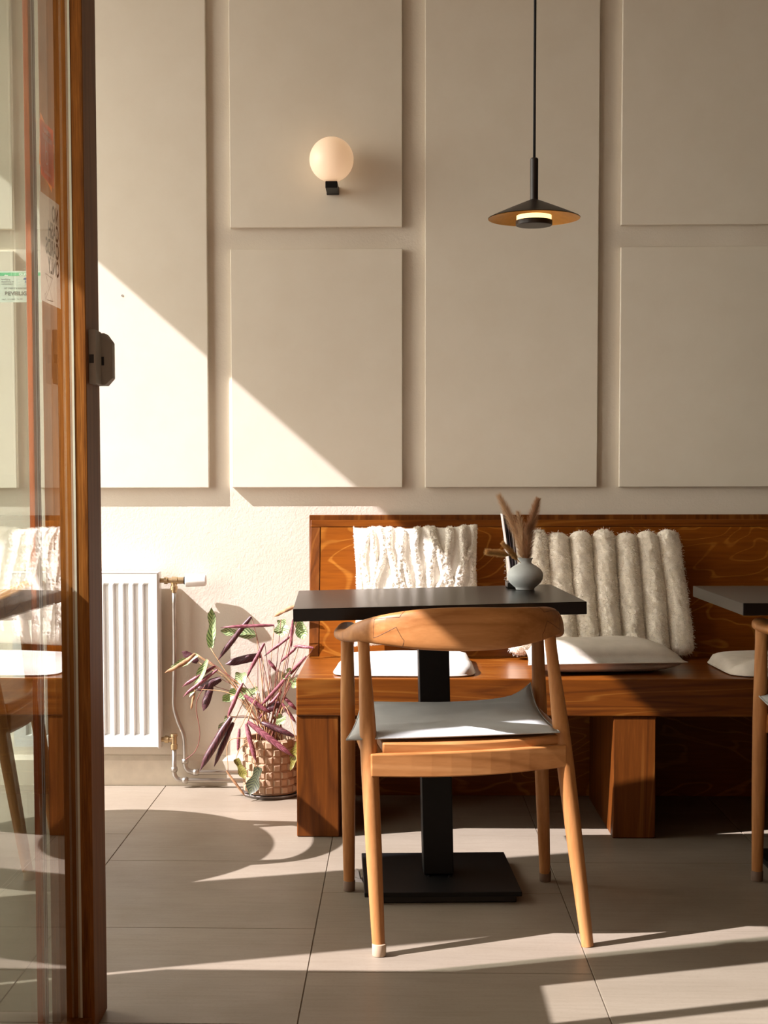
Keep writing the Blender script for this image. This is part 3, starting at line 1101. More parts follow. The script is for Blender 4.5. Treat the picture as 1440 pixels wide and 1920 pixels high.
xsamp = sorted(set([x0, x1] + [r + pit * q for r in ribs for q in (0, 0.10, 0.22, 0.62, 0.74)]))
g.grid(len(xsamp) - 1, len(zz) - 1, lambda u, v: (xsamp[round(u * (len(xsamp) - 1))], RY + 0.0085 * rib_depth(xsamp[round(u * (len(xsamp) - 1))] + 1e-6) * (1 if 1 < round(v * 5) < 4 else 0), zz[round(v * 5)]))
g.uv = []
g.build('front_panel', M['white_enamel'], rad)
MB().box(x0, x1, RY + 0.009, RY + 0.022, 0.142, 0.726).build('body', M['white_enamel'], rad, bevel=0.002)
MB().hexa([(x1 - 0.001, RY - 0.002, 0.136), (x1 + 0.008, RY + 0.004, 0.136), (x1 + 0.008, RY + 0.048, 0.136), (x1 - 0.001, RY + 0.048, 0.136)],
          [(x1 - 0.001, RY - 0.002, 0.730), (x1 + 0.008, RY + 0.004, 0.730), (x1 + 0.008, RY + 0.048, 0.730), (x1 - 0.001, RY + 0.048, 0.730)]).build('side_cover', M['white_enamel'], rad, bevel=0.0025)
MB().box(x0 - 0.002, x1 + 0.007, RY - 0.001, RY + 0.048, 0.726, 0.732).build('top_cover', M['white_enamel'], rad, bevel=0.002)
MB().box(x0, x1, RY + 0.030, RY + 0.046, 0.145, 0.722).build('rear_panel', M['white_enamel'], rad)
PY = RY + 0.018
vx, vz = -0.757, 0.702
val = MB().tube([(x1 + 0.008, PY, vz), (x1 + 0.022, PY, vz), (x1 + 0.023, PY, vz), (x1 + 0.034, PY, vz), (x1 + 0.035, PY, vz), (vx - 0.008, PY, vz), (vx - 0.007, PY, vz), (vx + 0.012, PY, vz), (vx + 0.013, PY, vz), (vx + 0.034, PY, vz)],
                [0.008, 0.008, 0.012, 0.012, 0.009, 0.009, 0.013, 0.013, 0.011, 0.011], 14)
val.tube([(vx, PY, vz + 0.006), (vx, PY, vz - 0.018), (vx, PY, vz - 0.019), (vx, PY, vz - 0.032), (vx, PY, vz - 0.033), (vx, PY, vz - 0.040)], [0.010, 0.010, 0.0125, 0.0125, 0.009, 0.009], 14)
val.build('valve', M['brass'], rad, smooth=True, autosmooth=35)
MB().tube([(vx + 0.034, PY, vz), (vx + 0.040, PY, vz)], [0.013, 0.013], 16).build('collar', M['black'], rad)
MB().tube([(vx + 0.039, PY, vz), (vx + 0.0405, PY, vz), (vx + 0.046, PY, vz), (vx + 0.095, PY, vz), (vx + 0.106, PY, vz), (vx + 0.109, PY, vz)], [0.018, 0.0215, 0.0225, 0.0195, 0.0185, 0.015], 24).build('thermostat_head', M['white_plastic'], rad, smooth=True, autosmooth=40)
px_ = spline([(vx, PY, vz - 0.038), (vx, PY, 0.45), (vx - 0.003, PY, 0.33), (vx - 0.003, PY, 0.275), (vx + 0.010, PY, 0.225), (vx + 0.028, PY, 0.18), (vx + 0.032, PY, 0.13), (vx + 0.032, PY, 0.088)], 40)
MB().tube([tuple(p) for p in px_], 0.0075, 12).build('supply_pipe', M['steel'], rad, smooth=True)


def elbow_run(x, ztop, zrun, xend, name):
    pts = [(x, PY, ztop), (x, PY, zrun + 0.028)]
    for a in np.linspace(0, math.pi / 2, 8):
        pts.append((x + 0.026 * (1 - math.cos(a)), PY, zrun + 0.026 - 0.026 * math.sin(a)))
    pts.append((xend, PY, zrun))
    MB().tube(pts, 0.0078, 12).build(name, M['steel'], rad, smooth=True)
    MB().tube([(x, PY, zrun + 0.030), (x, PY, zrun + 0.036), (x, PY, zrun + 0.046)], [0.0105, 0.0115, 0.0105], 14).build('pipe_fitting', M['steel'], rad, smooth=True)
    MB().tube([(x + 0.028, PY, zrun), (x + 0.036, PY, zrun), (x + 0.046, PY, zrun)], [0.0105, 0.0115, 0.0105], 14).build('pipe_fitting', M['steel'], rad, smooth=True)


elbow_run(vx + 0.032, 0.100, 0.054, -0.34, 'floor_pipe')
elbow_run(vx - 0.005, 0.132, 0.026, -0.34, 'floor_pipe')
lv = MB().tube([(x1 + 0.006, PY, 0.165), (x1 + 0.018, PY, 0.165), (x1 + 0.019, PY, 0.165), (x1 + 0.032, PY, 0.165), (x1 + 0.033, PY, 0.165), (vx - 0.004, PY, 0.165)], [0.008, 0.008, 0.0125, 0.0125, 0.009, 0.009], 14)
lv.tube([(vx - 0.005, PY, 0.184), (vx - 0.005, PY, 0.176), (vx - 0.005, PY, 0.175), (vx - 0.005, PY, 0.150), (vx - 0.005, PY, 0.149), (vx - 0.005, PY, 0.132)], [0.0115, 0.0125, 0.010, 0.010, 0.012, 0.0115], 14)
lv.build('lockshield_valve', M['brass'], rad, smooth=True, autosmooth=35)

# ------------------------------------------------------------------ wall lamp and pendant
gl = thing('wall_lamp', (-0.221, 4.922, 1.985), 'round opal glass wall lamp glowing warm on a black bracket', 'lamp')
GC = (-0.221, 4.822, 2.073)
GR = 0.0715
MB().lathe([(0.004, -GR)] + [(GR * math.cos(a), GR * math.sin(a)) for a in np.linspace(-1.45, 1.45, 31)] + [(0.004, GR)], GC, 48).build('globe', M['globe'], gl, smooth=True)
MB().box(GC[0] - 0.0195, GC[0] + 0.0195, 4.803, 4.9178, 1.979, 2.001).build('bracket', M['black_metal'], gl, bevel=0.002)
MB().box(GC[0] - 0.0205, GC[0] + 0.0205, 4.905, 4.9178, 1.977, 2.003).build('wall_plate', M['lamp_black'], gl, bevel=0.002)

PC = (0.351, 3.90)
pend = thing('pendant_lamp', (PC[0], PC[1], 3.3), 'black cone pendant lamp with gold inside hanging above the tables', 'lamp')
shade = MB()
R0 = 0.120
zr, za = 1.7195, 1.7660
outer = [(R0, zr), (R0 - 0.001, zr + 0.0008)] + [(0.0125 + (R0 - 0.0125) * (1 - s) ** 1.0, zr + (za - zr) * (s ** 0.93)) for s in np.linspace(0.02, 1, 14)] + [(0.0085, za + 0.002)]
shade.lathe([(r, z) for r, z in outer], (PC[0], PC[1], 0), 64, caps=False, mi=0)
shade.lathe([(r - 0.0004, z - 0.0016) for r, z in outer][::-1], (PC[0], PC[1], 0), 64, caps=False, mi=1)
shade.build('shade', [M['lamp_black'], M['gold']], pend, smooth=True)
MB().tube([(PC[0], PC[1], za - 0.004), (PC[0], PC[1], 1.8720), (PC[0], PC[1], 1.8745)], [0.0105, 0.0105, 0.008], 20).build('stem', M['lamp_black'], pend, smooth=True, autosmooth=40)
MB().tube([(PC[0], PC[1], 1.872), (PC[0], PC[1], 2.1), (PC[0] + 0.001, PC[1], 2.6), (PC[0], PC[1], 3.29)], 0.0036, 8).build('cord', M['cord'], pend, smooth=True)
MB().lathe([(0.012, 0), (0.05, 0.0), (0.052, 0.004), (0.05, 0.018), (0.012, 0.020)], (PC[0], PC[1], 3.28), 32).build('ceiling_rose', M['lamp_black'], pend, smooth=True, autosmooth=40)
MB().lathe([(0.010, 0), (0.0445, 0.0), (0.0455, 0.002), (0.0455, 0.012), (0.010, 0.013)], (PC[0], PC[1], 1.7135), 40).build('diffuser', M['led'], pend, smooth=True, autosmooth=40)
MB().lathe([(0.008, 0), (0.046, 0.0), (0.0478, 0.002), (0.0478, 0.0125), (0.046, 0.0135), (0.008, 0.0135)], (PC[0], PC[1], 1.700), 40).build('lamp_disc', M['lamp_black'], pend, smooth=True, autosmooth=40)

# ------------------------------------------------------------------ vase, dried grasses, menu cards
VX, VY, VZ = 0.3285, 3.860, 0.7485
vprof = [(0.004, 0.003), (0.022, 0.002), (0.0235, 0.0), (0.0245, 0.001), (0.0245, 0.004), (0.0300, 0.0085), (0.0395, 0.017), (0.0455, 0.027), (0.0475, 0.0365), (0.0455, 0.046), (0.0395, 0.0545), (0.0300, 0.0615), (0.0215, 0.0660), (0.0168, 0.0700),
         (0.0165, 0.0745), (0.0185, 0.0795), (0.0205, 0.0825), (0.0200, 0.0832), (0.0180, 0.0810), (0.0150, 0.0745), (0.0150, 0.0690), (0.028, 0.058), (0.040, 0.040), (0.030, 0.014), (0.004, 0.008)]
vase = MB().lathe(vprof, (VX, VY, VZ), 48).build('vase', M['stoneware'], smooth=True, autosmooth=60)
tag(vase, 'small round pale grey stoneware vase on the dark table', 'vase')
vase.data.transform(Matrix.Translation((-VX, -VY, -VZ)))
vase.location = (VX, VY, VZ)


def plume(name, pts, rmax, blen, n, mat, label, tip=0.10, droop=0.0, start=0.25, droot=0.35, smat=None):
    sp = spline(pts, 40)
    root = thing(name, tuple(sp[0]), label, 'dried grass', group='dried grasses in the vase')
    MB().tube([tuple(p) for p in sp], list(np.linspace(0.0011, 0.0006, 40)), 6).build('stem', smat or mat, root, smooth=True)
    P, D, Ls = [], [], []
    for i in range(n):
        s = start + (1 - start) * RNG.random()
        q = s * 39
        k = min(int(q), 38)
        c = sp[k] + (sp[k + 1] - sp[k]) * (q - k)
        tg = sp[min(k + 1, 39)] - sp[max(k - 1, 0)]
        tg /= np.linalg.norm(tg)
        r = RNG.normal(0, 1, 3)
        r -= tg * (r @ tg)
        r /= np.linalg.norm(r)
        x = (s - start) / (1 - start)
        env = min(1.0, x / 0.22 + 0.35) * (1 - max(0.0, (x - 0.45) / 0.55) ** 1.4 * (1 - tip))
        P.append(c + r * rmax * env * RNG.random() * 0.30)
        d = r * (0.45 + 0.45 * RNG.random()) + tg * (0.75 + 0.4 * RNG.random()) + np.array([0, 0, -droop])
        D.append(d / np.linalg.norm(d))
        Ls.append(blen * (0.55 + 0.6 * env))
    mb = MB()
    P, D = np.array(P), np.array(D)
    Ls = np.array(Ls)
    s = np.cross(D, RNG.normal(0, 1, (n, 3)))
    s /= np.linalg.norm(s, axis=1)[:, None]
    w = 0.0005
    for a, b, c in zip(P - s * w, P + s * w, P + D * Ls[:, None]):
        i = len(mb.v)
        mb.v += [tuple(a), tuple(b), tuple(c)]
        mb.f.append((i, i + 1, i + 2))
        mb.m.append(0)
    o = mb.build('bristles', mat, root)
    o['kind'] = 'stuff'


mouth = at(983, 1062, VY)
base_p = (VX, VY, VZ + 0.02)


def gp(u, v, y):
    return tuple(at(u, v, y))


plume('pampas_plume', [base_p, tuple(mouth), gp(972, 1010, 3.862), gp(955, 968, 3.866), gp(936, 931, 3.872)], 0.013, 0.024, 1500, M['pampas'], 'tall pale dried pampas plume leaning left in the vase', start=0.33)
plume('pampas_plume', [base_p, gp(986, 1062, VY), gp(991, 1015, 3.858), gp(1000, 968, 3.853), gp(1008, 938, 3.850)], 0.014, 0.022, 1900, M['pampas_b'], 'brown dried pampas plume leaning right in the vase', start=0.33)
plume('pampas_plume', [base_p, gp(982, 1062, VY - 0.004), gp(980, 1030, 3.85), gp(979, 1000, 3.848), gp(972, 962, 3.848)], 0.012, 0.022, 900, M['pampas'], 'short dried pampas plume between the two taller ones', start=0.36)
plume('pampas_plume', [base_p, gp(986, 1062, VY - 0.004), gp(989, 1040, 3.845), gp(990, 1010, 3.842), gp(988, 985, 3.842)], 0.014, 0.020, 1300, M['pampas_b'], 'fluffy brown pampas tuft at the front of the vase mouth', start=0.36)
plume('bunny_tail_grass', [base_p, gp(980, 1060, VY), gp(966, 1047, 3.85), gp(945, 1039, 3.842), gp(914, 1035, 3.835)], 0.012, 0.013, 1800, M['bunny'], 'bunny tail grass head sticking out far to the left', tip=0.75, start=0.66)
plume('bunny_tail_grass', [base_p, gp(979, 1060, VY - 0.006), gp(970, 1050, 3.84), gp(957, 1034, 3.832), gp(943, 1019, 3.828)], 0.013, 0.010, 1900, M['bunny'], 'bunny tail grass head drooping over the left vase rim', tip=0.5, start=0.50)

MX, MY = 0.299, 3.965
stand = thing('menu_stand', (MX, MY, 0.7485), 'dark stand holding upright menu cards behind the vase', 'menu stand')
MB().box(MX - 0.012, MX + 0.030, MY - 0.045, MY + 0.045, 0.7490, 0.762).build('base', M['black'], stand, bevel=0.001)
for i, (dx, mt, top) in enumerate([(0.000, 'paper', 0.945), (0.0032, 'card_dark', 0.940), (0.0066, 'card_mauve', 0.944), (0.0104, 'card_dark', 0.936), (0.0140, 'paper', 0.930), (0.0172, 'card_mauve', 0.934)]):
    tl = 0.026 - 0.002 * i
    lo = [(MX + dx, MY - 0.04, 0.762), (MX + dx + 0.0019, MY - 0.04, 0.762), (MX + dx + 0.0019, MY + 0.04, 0.762), (MX + dx, MY + 0.04, 0.762)]
    hi = [(a - tl, b, top) for a, b, c in lo]
    MB().hexa(lo, hi).build('menu_card', M[mt], stand)

# ------------------------------------------------------------------ potted plant
POT = (-0.425, 4.800)
plant = thing('potted_plant', (POT[0], POT[1], 0.0), 'drooping prayer plant with rolled mauve leaves in a woven pot by the bench', 'plant')
PR, PH = 0.088, 0.190
pot = MB().lathe([(0.010, 0.012), (PR - 0.004, 0.012), (PR - 0.002, 0.016), (PR - 0.001, PH), (PR - 0.006, PH + 0.002), (PR - 0.010, PH), (PR - 0.012, 0.14), (0.01, 0.138)], (POT[0], POT[1], 0), 40).build('pot', M['basket'], plant, smooth=True, autosmooth=40)
nseg, nrow = 22, 7
bh = (PH - 0.016) / nrow
for r in range(nrow):
    for s in range(nseg):
        a0 = 2 * math.pi * (s + 0.04) / nseg
        a1 = 2 * math.pi * (s + 0.96) / nseg
        z0, z1 = 0.016 + r * bh + 0.001, 0.016 + (r + 1) * bh - 0.001
        pr = 0.0075 if (r + s) % 2 == 0 else 0.0010
        am = (a0 + a1) / 2

        def pp(a, z, d):
            return (POT[0] + (PR + d) * math.cos(a), POT[1] + (PR + d) * math.sin(a), z)
        if math.sin(am) > 0.55:
            continue
        q = MB()
        da, dz = (a1 - a0) * 0.16, bh * 0.14
        q.hexa([pp(a0, z0, -0.001), pp(a1, z0, -0.001), pp(a1, z1, -0.001), pp(a0, z1, -0.001)],
               [pp(a0 + da, z0 + dz, pr), pp(a1 - da, z0 + dz, pr), pp(a1 - da, z1 - dz, pr), pp(a0 + da, z1 - dz, pr)])
        q.build('weave_block', M['basket'], pot)
MB().lathe([(0.01, 0.137), (PR - 0.013, 0.139), (PR - 0.013, 0.150), (0.01, 0.156)], (POT[0], POT[1], 0), 24).build('soil', M['soil'], plant, smooth=True)
MB().lathe([(0.01, 0.0), (PR + 0.004, 0.0), (PR + 0.014, 0.010), (PR + 0.012, 0.012), (PR + 0.002, 0.004), (0.01, 0.004)], (POT[0], POT[1], 0.0), 36).build('saucer', M['saucer'], plant, smooth=True, autosmooth=40)


def zp(x, y):
    return 180 + x / 3.4286, 1040 + y / 3.4286


def leaf(a, b, wid, style, ya, yb, bend=0.0, stem=True, stem_mid=None, two=None):
    """a, b: base and tip in the detail crop; wid width there; style: top material / roll"""
    top, under, roll = {'mauve': ('leaf_mauve', 'leaf_mauve', 2.5), 'maroon': ('leaf_dark', 'leaf_maroon', 2.2), 'green': ('leaf_green', 'leaf_mauve', 1.0), 'pale': ('leaf_green', 'leaf_dark', 0.7),
                        'dark': ('leaf_dark', 'leaf_maroon', 0.85), 'flat': ('leaf_dark', 'leaf_olive', 0.35), 'olive': ('leaf_olive', 'leaf_olive', 0.8), 'dry': ('dry_leaf', 'dry_leaf', 2.2), 'half': ('leaf_green', 'leaf_maroon', 1.7)}[style]
    A = at(*zp(*a), ya)
    B = at(*zp(*b), yb)
    L = (B - A).length
    w = wid / 3.4286 * ya / F_PX * {'mauve': 0.66, 'maroon': 0.78, 'dry': 0.62, 'pale': 1.3, 'green': 1.2}.get(style, 1.05)
    ax = (B - A).normalized()
    # outward direction: towards the room, a bit up
    out = Vector((-0.25, -1.0, 0.35))
    out = (out - ax * out.dot(ax)).normalized()
    sd = ax.cross(out).normalized()
    rr = w / (2 * (math.sin(min(roll, math.pi / 2)) if roll < math.pi / 2 else 1.0))   # radius of the roll
    nl_, nw = 14, 9
    sgn = 1 if top in ('leaf_green', 'leaf_olive') or style == 'flat' else -1

    def surf(off):
        def f(u, v):
            prof = (math.sin(math.pi * min(1.0, 0.06 + 0.94 * u)) ** 0.38 if u < 0.999 else 0.03)
            if u > 0.8:
                prof *= max(0.05, 1 - ((u - 0.8) / 0.2) ** 2)
            prof = max(prof, 0.06)
            ang = (2 * v - 1) * roll * (0.75 + 0.25 * math.sin(u * 9 + a[0]) if style not in ('dark', 'maroon') else 0.9)
            r = rr * prof + off
            x = math.sin(ang) * r
            y = (math.cos(ang) - math.cos(roll)) * r
            wob = 0.0012 * math.sin(u * 14 + v * 3 + a[1])
            p = A + ax * (L * u) + sd * x + out * ((y if sgn < 0 else -y) + wob) + Vector((0, 0, -1)) * bend * L * (u * u)
            return tuple(p)
        return f
    mb = MB()
    mb.grid(nl_, nw, surf(0.0), mi=0)
    mb.grid(nl_, nw, surf(-0.0006), mi=1, flip=True)
    if sgn < 0:
        mats = [M[under], M[top]]
    else:
        mats = [M[under], M[top]]
    mb.build('leaf', mats, plant, smooth=True)
    if stem:
        # petiole: from the soil up to the leaf base
        s0 = Vector((POT[0] + RNG.uniform(-0.03, 0.03), POT[1] + RNG.uniform(-0.04, 0.03), 0.150))
        hgt = max(A.z, 0.24)
        mid = s0.lerp(A, 0.5) + Vector((0, 0, 0.25 * (A.xy - s0.xy).length + (0.10 if A.z < 0.26 else 0.0)))
        if stem_mid:
            mid = at(*zp(*stem_mid), (ya + POT[1]) / 2)
        q = spline([tuple(s0), tuple(mid), tuple(A)], 14)
        MB().tube([tuple(p) for p in q], list(np.linspace(0.0017, 0.0012, 14)), 6).build('stem', M['stem'] if RNG.random() < 0.5 else M['stem_red'], plant, smooth=True)


W0 = 4.915
leaf((735, 600), (742, 340), 62, 'half', 4.86, 4.86, stem_mid=(900, 860))
leaf((1145, 455), (800, 468), 34, 'mauve', 4.84, 4.84)
leaf((1190, 415), (1195, 530), 88, 'pale', 4.85, 4.83)
leaf((1030, 512), (800, 490), 62, 'pale', 4.88, 4.87)
leaf((1000, 398), (782, 682), 46, 'maroon', 4.87, 4.88)
leaf((1062, 648), (828, 704), 58, 'dark', 4.90, 4.90)
leaf((640, 640), (442, 818), 52, 'dry', 4.84, 4.82, bend=-0.22)
leaf((650, 640), (480, 760), 50, 'green', 4.85, 4.84, bend=-0.2)
leaf((655, 690), (552, 622), 52, 'dark', 4.88, 4.88)
leaf((772, 716), (553, 852), 42, 'mauve', 4.84, 4.83)
leaf((782, 742), (556, 918), 42, 'mauve', 4.83, 4.82)
leaf((715, 672), (600, 915), 50, 'green', 4.82, 4.81)
leaf((640, 860), (612, 1000), 28, 'dry', 4.82, 4.81)
leaf((805, 798), (640, 872), 60, 'dark', 4.87, 4.87)
leaf((742, 838), (690, 1005), 60, 'dark', 4.87, 4.86)
leaf((1085, 570), (968, 795), 38, 'mauve', 4.82, 4.82)
leaf((965, 765), (885, 825), 78, 'pale', 4.83, 4.82)
leaf((1045, 868), (895, 905), 66, 'pale', 4.80, 4.79)
leaf((905, 868), (812, 942), 66, 'half', 4.82, 4.81)
leaf((945, 825), (842, 1062), 42, 'mauve', 4.79, 4.77)
leaf((872, 1045), (668, 1390), 66, 'maroon', 4.77, 4.74)
leaf((850, 1040), (790, 1150), 52, 'green', 4.765, 4.755)
leaf((885, 1078), (760, 1362), 48, 'maroon', 4.78, 4.76)
leaf((1352, 655), (1030, 1012), 38, 'mauve', 4.70, 4.78)
leaf((1195, 878), (1045, 1062), 36, 'mauve', 4.78, 4.77)
leaf((955, 905), (1125, 1022), 48, 'mauve', 4.77, 4.75)
leaf((1180, 950), (1090, 1010), 52, 'dark', 4.77, 4.76)
leaf((978, 1075), (1275, 1302), 64, 'mauve', 4.73, 4.69)
leaf((968, 1088), (1032, 1335), 52, 'mauve', 4.72, 4.69)
leaf((1065, 1078), (1285, 1172), 50, 'maroon', 4.75, 4.72)
leaf((1210, 915), (1292, 1000), 40, 'mauve', 4.76, 4.75)
leaf((1198, 955), (1288, 1082), 36, 'mauve', 4.75, 4.74)
leaf((1255, 525), (1082, 652), 30, 'mauve', 4.80, 4.82)
leaf((1305, 585), (1180, 700), 27, 'mauve', 4.72, 4.76)
leaf((1400, 600), (1265, 588), 32, 'mauve', 4.66, 4.70)
leaf((1268, 415), (1255, 605), 32, 'mauve', 4.72, 4.72)
leaf((1290, 420), (1338, 548), 78, 'half', 4.68, 4.67)
leaf((1300, 322), (1140, 402), 44, 'dry', 4.74, 4.78)
leaf((1045, 1365), (985, 1552), 98, 'flat', 4.690, 4.680, stem=False)
leaf((900, 1312), (962, 1445), 62, 'olive', 4.700, 4.690, stem=False)
leaf((838, 1388), (965, 1560), 28, 'dry', 4.690, 4.680, stem=False)
leaf((1292, 1205), (1250, 1388), 64, 'olive', 4.690, 4.690)
leaf((925, 1118), (915, 1275), 36, 'mauve', 4.76, 4.75)
leaf((1108, 678), (1168, 752), 36, 'mauve', 4.80, 4.80)
leaf((1165, 1030), (1205, 1090), 66, 'pale', 4.74, 4.73)
leaf((1250, 735), (1200, 800), 44, 'half', 4.70, 4.72)
leaf((1280, 790), (1268, 860), 60, 'pale', 4.68, 4.68)
for (a, b, c) in [((1010, 1180), (855, 1200), (848, 1390)), ((1000, 1190), (930, 1240), (897, 1315)), ((1020, 1180), (1000, 1260), (1030, 1370)), ((705, 830), (640, 960), (570, 1320))]:
    q = spline([tuple(at(*zp(*a), 4.715)), tuple(at(*zp(*b), 4.70)), tuple(at(*zp(*c), 4.69))], 18) if a[0] > 900 else spline([tuple(at(*zp(705, 832), 4.86)), tuple(at(*zp(645, 960), 4.86)), tuple(at(*zp(668, 1150), 4.86)), tuple(at(*zp(640, 1260), 4.86)), tuple(at(*zp(575, 1318), 4.86))], 26)
    MB().tube([tuple(p) for p in q], 0.0014, 6).build('stem', M['stem_red'] if a[0] < 900 else M['stem'], plant, smooth=True)
for k in range(16):
    s0 = (POT[0] + RNG.uniform(-0.045, 0.05), POT[1] + RNG.uniform(-0.05, 0.02), 0.150)
    e = at(*zp(RNG.uniform(960, 1280), RNG.uniform(640, 1000)), 4.78)
    q = spline([s0, ((s0[0] * 0.55 + e.x * 0.45), 4.77, 0.24), tuple(e)], 12)
    MB().tube([tuple(p) for p in q], list(np.linspace(0.0017, 0.0011, 12)), 6).build('stem', M['stem'] if k % 3 else M['stem_red'], plant, smooth=True)

# ------------------------------------------------------------------ the open glazed door on the left
GX = -0.604
door = tag(bpy.data.objects.new('door_1', None), kind='structure')
COL.objects.link(door)
door.location = (-0.60, 2.75, 0.0)
PN, PF = 2.694, 2.812
MB().box(-0.655, -0.5745, PN, PF, 0.002, 2.42).build('stile', [M['door_wood'], M['door_side']], door, bevel=0.0015)
st = [o for o in door.children if o.name.startswith('stile')][0]
for pl in st.data.polygons:
    if abs(pl.normal.x) > 0.5:
        pl.material_index = 1
MB().box(-0.632, -0.580, 1.78, 1.90, 0.004, 2.42).build('stile', M['door_wood'], door, bevel=0.0015)
MB().box(-0.632, -0.580, 1.90, PN, 2.30, 2.42).build('rail', M['door_wood'], door, bevel=0.0015)
MB().box(-0.632, -0.580, 1.90, PN, 0.004, 0.028).build('rail', M['door_wood'], door, bevel=0.0015)
MB().box(GX - 0.003, GX + 0.003, 1.90, PN + 0.004, 0.028, 2.30).build('pane', M['glass'], door)
MB().box(GX + 0.003, GX + 0.0070, PN - 0.0012, PN, 0.028, 2.30).build('sealant', plain('pale_sealant', srgb(190, 190, 168), 0.4), door)
MB().box(GX - 0.013, GX - 0.0035, 2.434, 2.4505, 0.030, 2.30).build('glazing_bead', M['bead'], door, bevel=0.001)
for y0, y1, mt in ((2.4515, 2.4585, 'chrome'), (2.4585, 2.4635, 'card_dark'), (2.4635, 2.4700, 'chrome'), (2.4700, 2.4750, 'card_dark')):
    MB().box(GX - 0.0075, GX - 0.0033, y0, y1, 0.030, 2.30).build('metal_strip', M[mt], door)

# fixed side screen of greenish glass behind the leaf
side = tag(bpy.data.objects.new('window_1', None), kind='structure')
COL.objects.link(side)
side.location = (-0.73, 2.79, 0)
MB().box(-0.800, -0.657, 2.784, 2.792, 0.004, 2.42).build('pane', M['glass_green'], side)

# door contact sensor on the stile
sen = thing('door_sensor', (-0.574, 2.745, 1.216), 'dark grey two-part door contact sensor on the wooden door stile', 'sensor')
MB().box(-0.5742, -0.5605, 2.712, 2.764, 1.2155, 1.3150).build('magnet_box', M['grey_plastic'], sen, bevel=0.0015)
poly = [(0.0, 1.2165), (0.019, 1.2165), (0.031, 1.230), (0.031, 1.297), (0.019, 1.3135), (0.0, 1.3135)]
hx = MB()
ys = (2.768, 2.806)
vs = [(-0.5742 + x, ys[0] + (0.012 if x > 0.025 else 0), z) for x, z in poly] + [(-0.5742 + x, ys[1], z) for x, z in poly]
n = len(poly)
hx.add(vs, [tuple(range(n)), tuple(range(n, 2 * n))[::-1]] + [(i, n + i, n + (i + 1) % n, (i + 1) % n) for i in range(n)])
hx.build('sensor_box', M['grey_plastic'], sen, bevel=0.0012)
MB().box(-0.5725, -0.5640, 2.7112, 2.7122, 1.2530, 1.2690).build('window', M['black'], sen)
MB().box(-0.5650, -0.5565, 2.7668, 2.7682, 1.2530, 1.2690).build('window', M['black'], sen)


def text_mesh(body, size, bold=0.0, align='LEFT', xs=1.0):
    cu = bpy.data.curves.new('txt', 'FONT')
    cu.body = body
    cu.size = size
    cu.offset = bold
    cu.align_x = align
    o = bpy.data.objects.new('txt', cu)
    COL.objects.link(o)
    dg = bpy.context.evaluated_depsgraph_get()
    me = bpy.data.meshes.new_from_object(o.evaluated_get(dg))
    vs = [(v.co.x * xs, v.co.y) for v in me.vertices]
    fs = [tuple(p.vertices) for p in me.polygons]
    bpy.data.objects.remove(o)
    bpy.data.curves.remove(cu)
    return vs, fs


def flat_paint(name, c, rough=0.6):
    return strand(name, c) if 'sheet' in name or 'orange' in name else plain(name, c, rough, vary=0.02)


def on_glass(mb, vs, fs, y0, z0, x, mi=0, mirrored=True):
    """2-d shapes on the door pane; reading direction runs towards us (seen mirrored from here)"""
    s = -1 if mirrored else 1
    mb.add([(x, y0 + s * a, z0 + b) for a, b in vs], fs, mi)


XG = GX - 0.0042
# orange sticker: two overlapping turned squares
os_ = thing('orange_sticker', (XG, 2.555, 1.60), 'orange sticker with mirrored white lettering on the door glass', 'sticker')
def quad(mb, pts, x, th=0.0004):
    n = len(pts)
    vs = [(x - th, y, z) for y, z in pts] + [(x, y, z) for y, z in pts]
    mb.add(vs, [tuple(range(n))[::-1], tuple(range(n, 2 * n))] + [(i, (i + 1) % n, n + (i + 1) % n, n + i) for i in range(n)])
    return mb
b1 = quad(MB(), [(2.516, 1.660), (2.611, 1.626), (2.590, 1.540), (2.502, 1.573)], XG - 0.0006)
b1.build('under_sheet', flat_paint('pale_orange_print', srgb(250, 186, 104)), os_)
b2 = quad(MB(), [(2.507, 1.648), (2.603, 1.650), (2.604, 1.549), (2.512, 1.556)], XG)
b2.build('sheet', flat_paint('orange_print', srgb(236, 132, 56)), os_)
pm = MB()
for n_b, z, hb in ((11, 1.6325, 0.0078), (14, 1.6205, 0.0088), (13, 1.563, 0.0050)):      # lines of lettering too small to read
    wb = 0.0046 if hb > 0.006 else 0.0036
    for q in range(n_b):
        x0b = (q - n_b / 2) * wb
        on_glass(pm, [(x0b, 0), (x0b + wb * 0.35, 0), (x0b + wb * 0.35, hb), (x0b, hb)], [(0, 1, 2, 3)], 2.556, z, XG + 0.0002)
        zq = hb * (0.0, 0.42, 0.82)[(q * 2 + n_b) % 3]
        on_glass(pm, [(x0b, zq), (x0b + wb * 0.8, zq), (x0b + wb * 0.8, zq + hb * 0.18), (x0b, zq + hb * 0.18)], [(0, 1, 2, 3)], 2.556, z, XG + 0.0002)
c1 = [(0.004 + 0.0095 * math.cos(a), -0.006 + 0.0125 * math.sin(a)) for a in np.linspace(0, 2 * math.pi, 25)]
c2 = [(0.004 + 0.0070 * math.cos(a), -0.006 + 0.0098 * math.sin(a)) for a in np.linspace(0, 2 * math.pi, 25)]
on_glass(pm, c1 + c2, [(i, i + 1, 26 + i, 25 + i) for i in range(24)], 2.556, 1.598, XG + 0.0002)
on_glass(pm, [(-0.006, -0.022), (-0.003, -0.022), (-0.003, 0.006), (-0.006, 0.006)], [(0, 1, 2, 3)], 2.556, 1.594, XG + 0.0002)
on_glass(pm, [(0.010, 0.0), (0.013, 0.0), (0.013, 0.024), (0.010, 0.024)], [(0, 1, 2, 3)], 2.556, 1.594, XG + 0.0002)
pm.build('print', flat_paint('white_print', srgb(240, 214, 190)), os_)

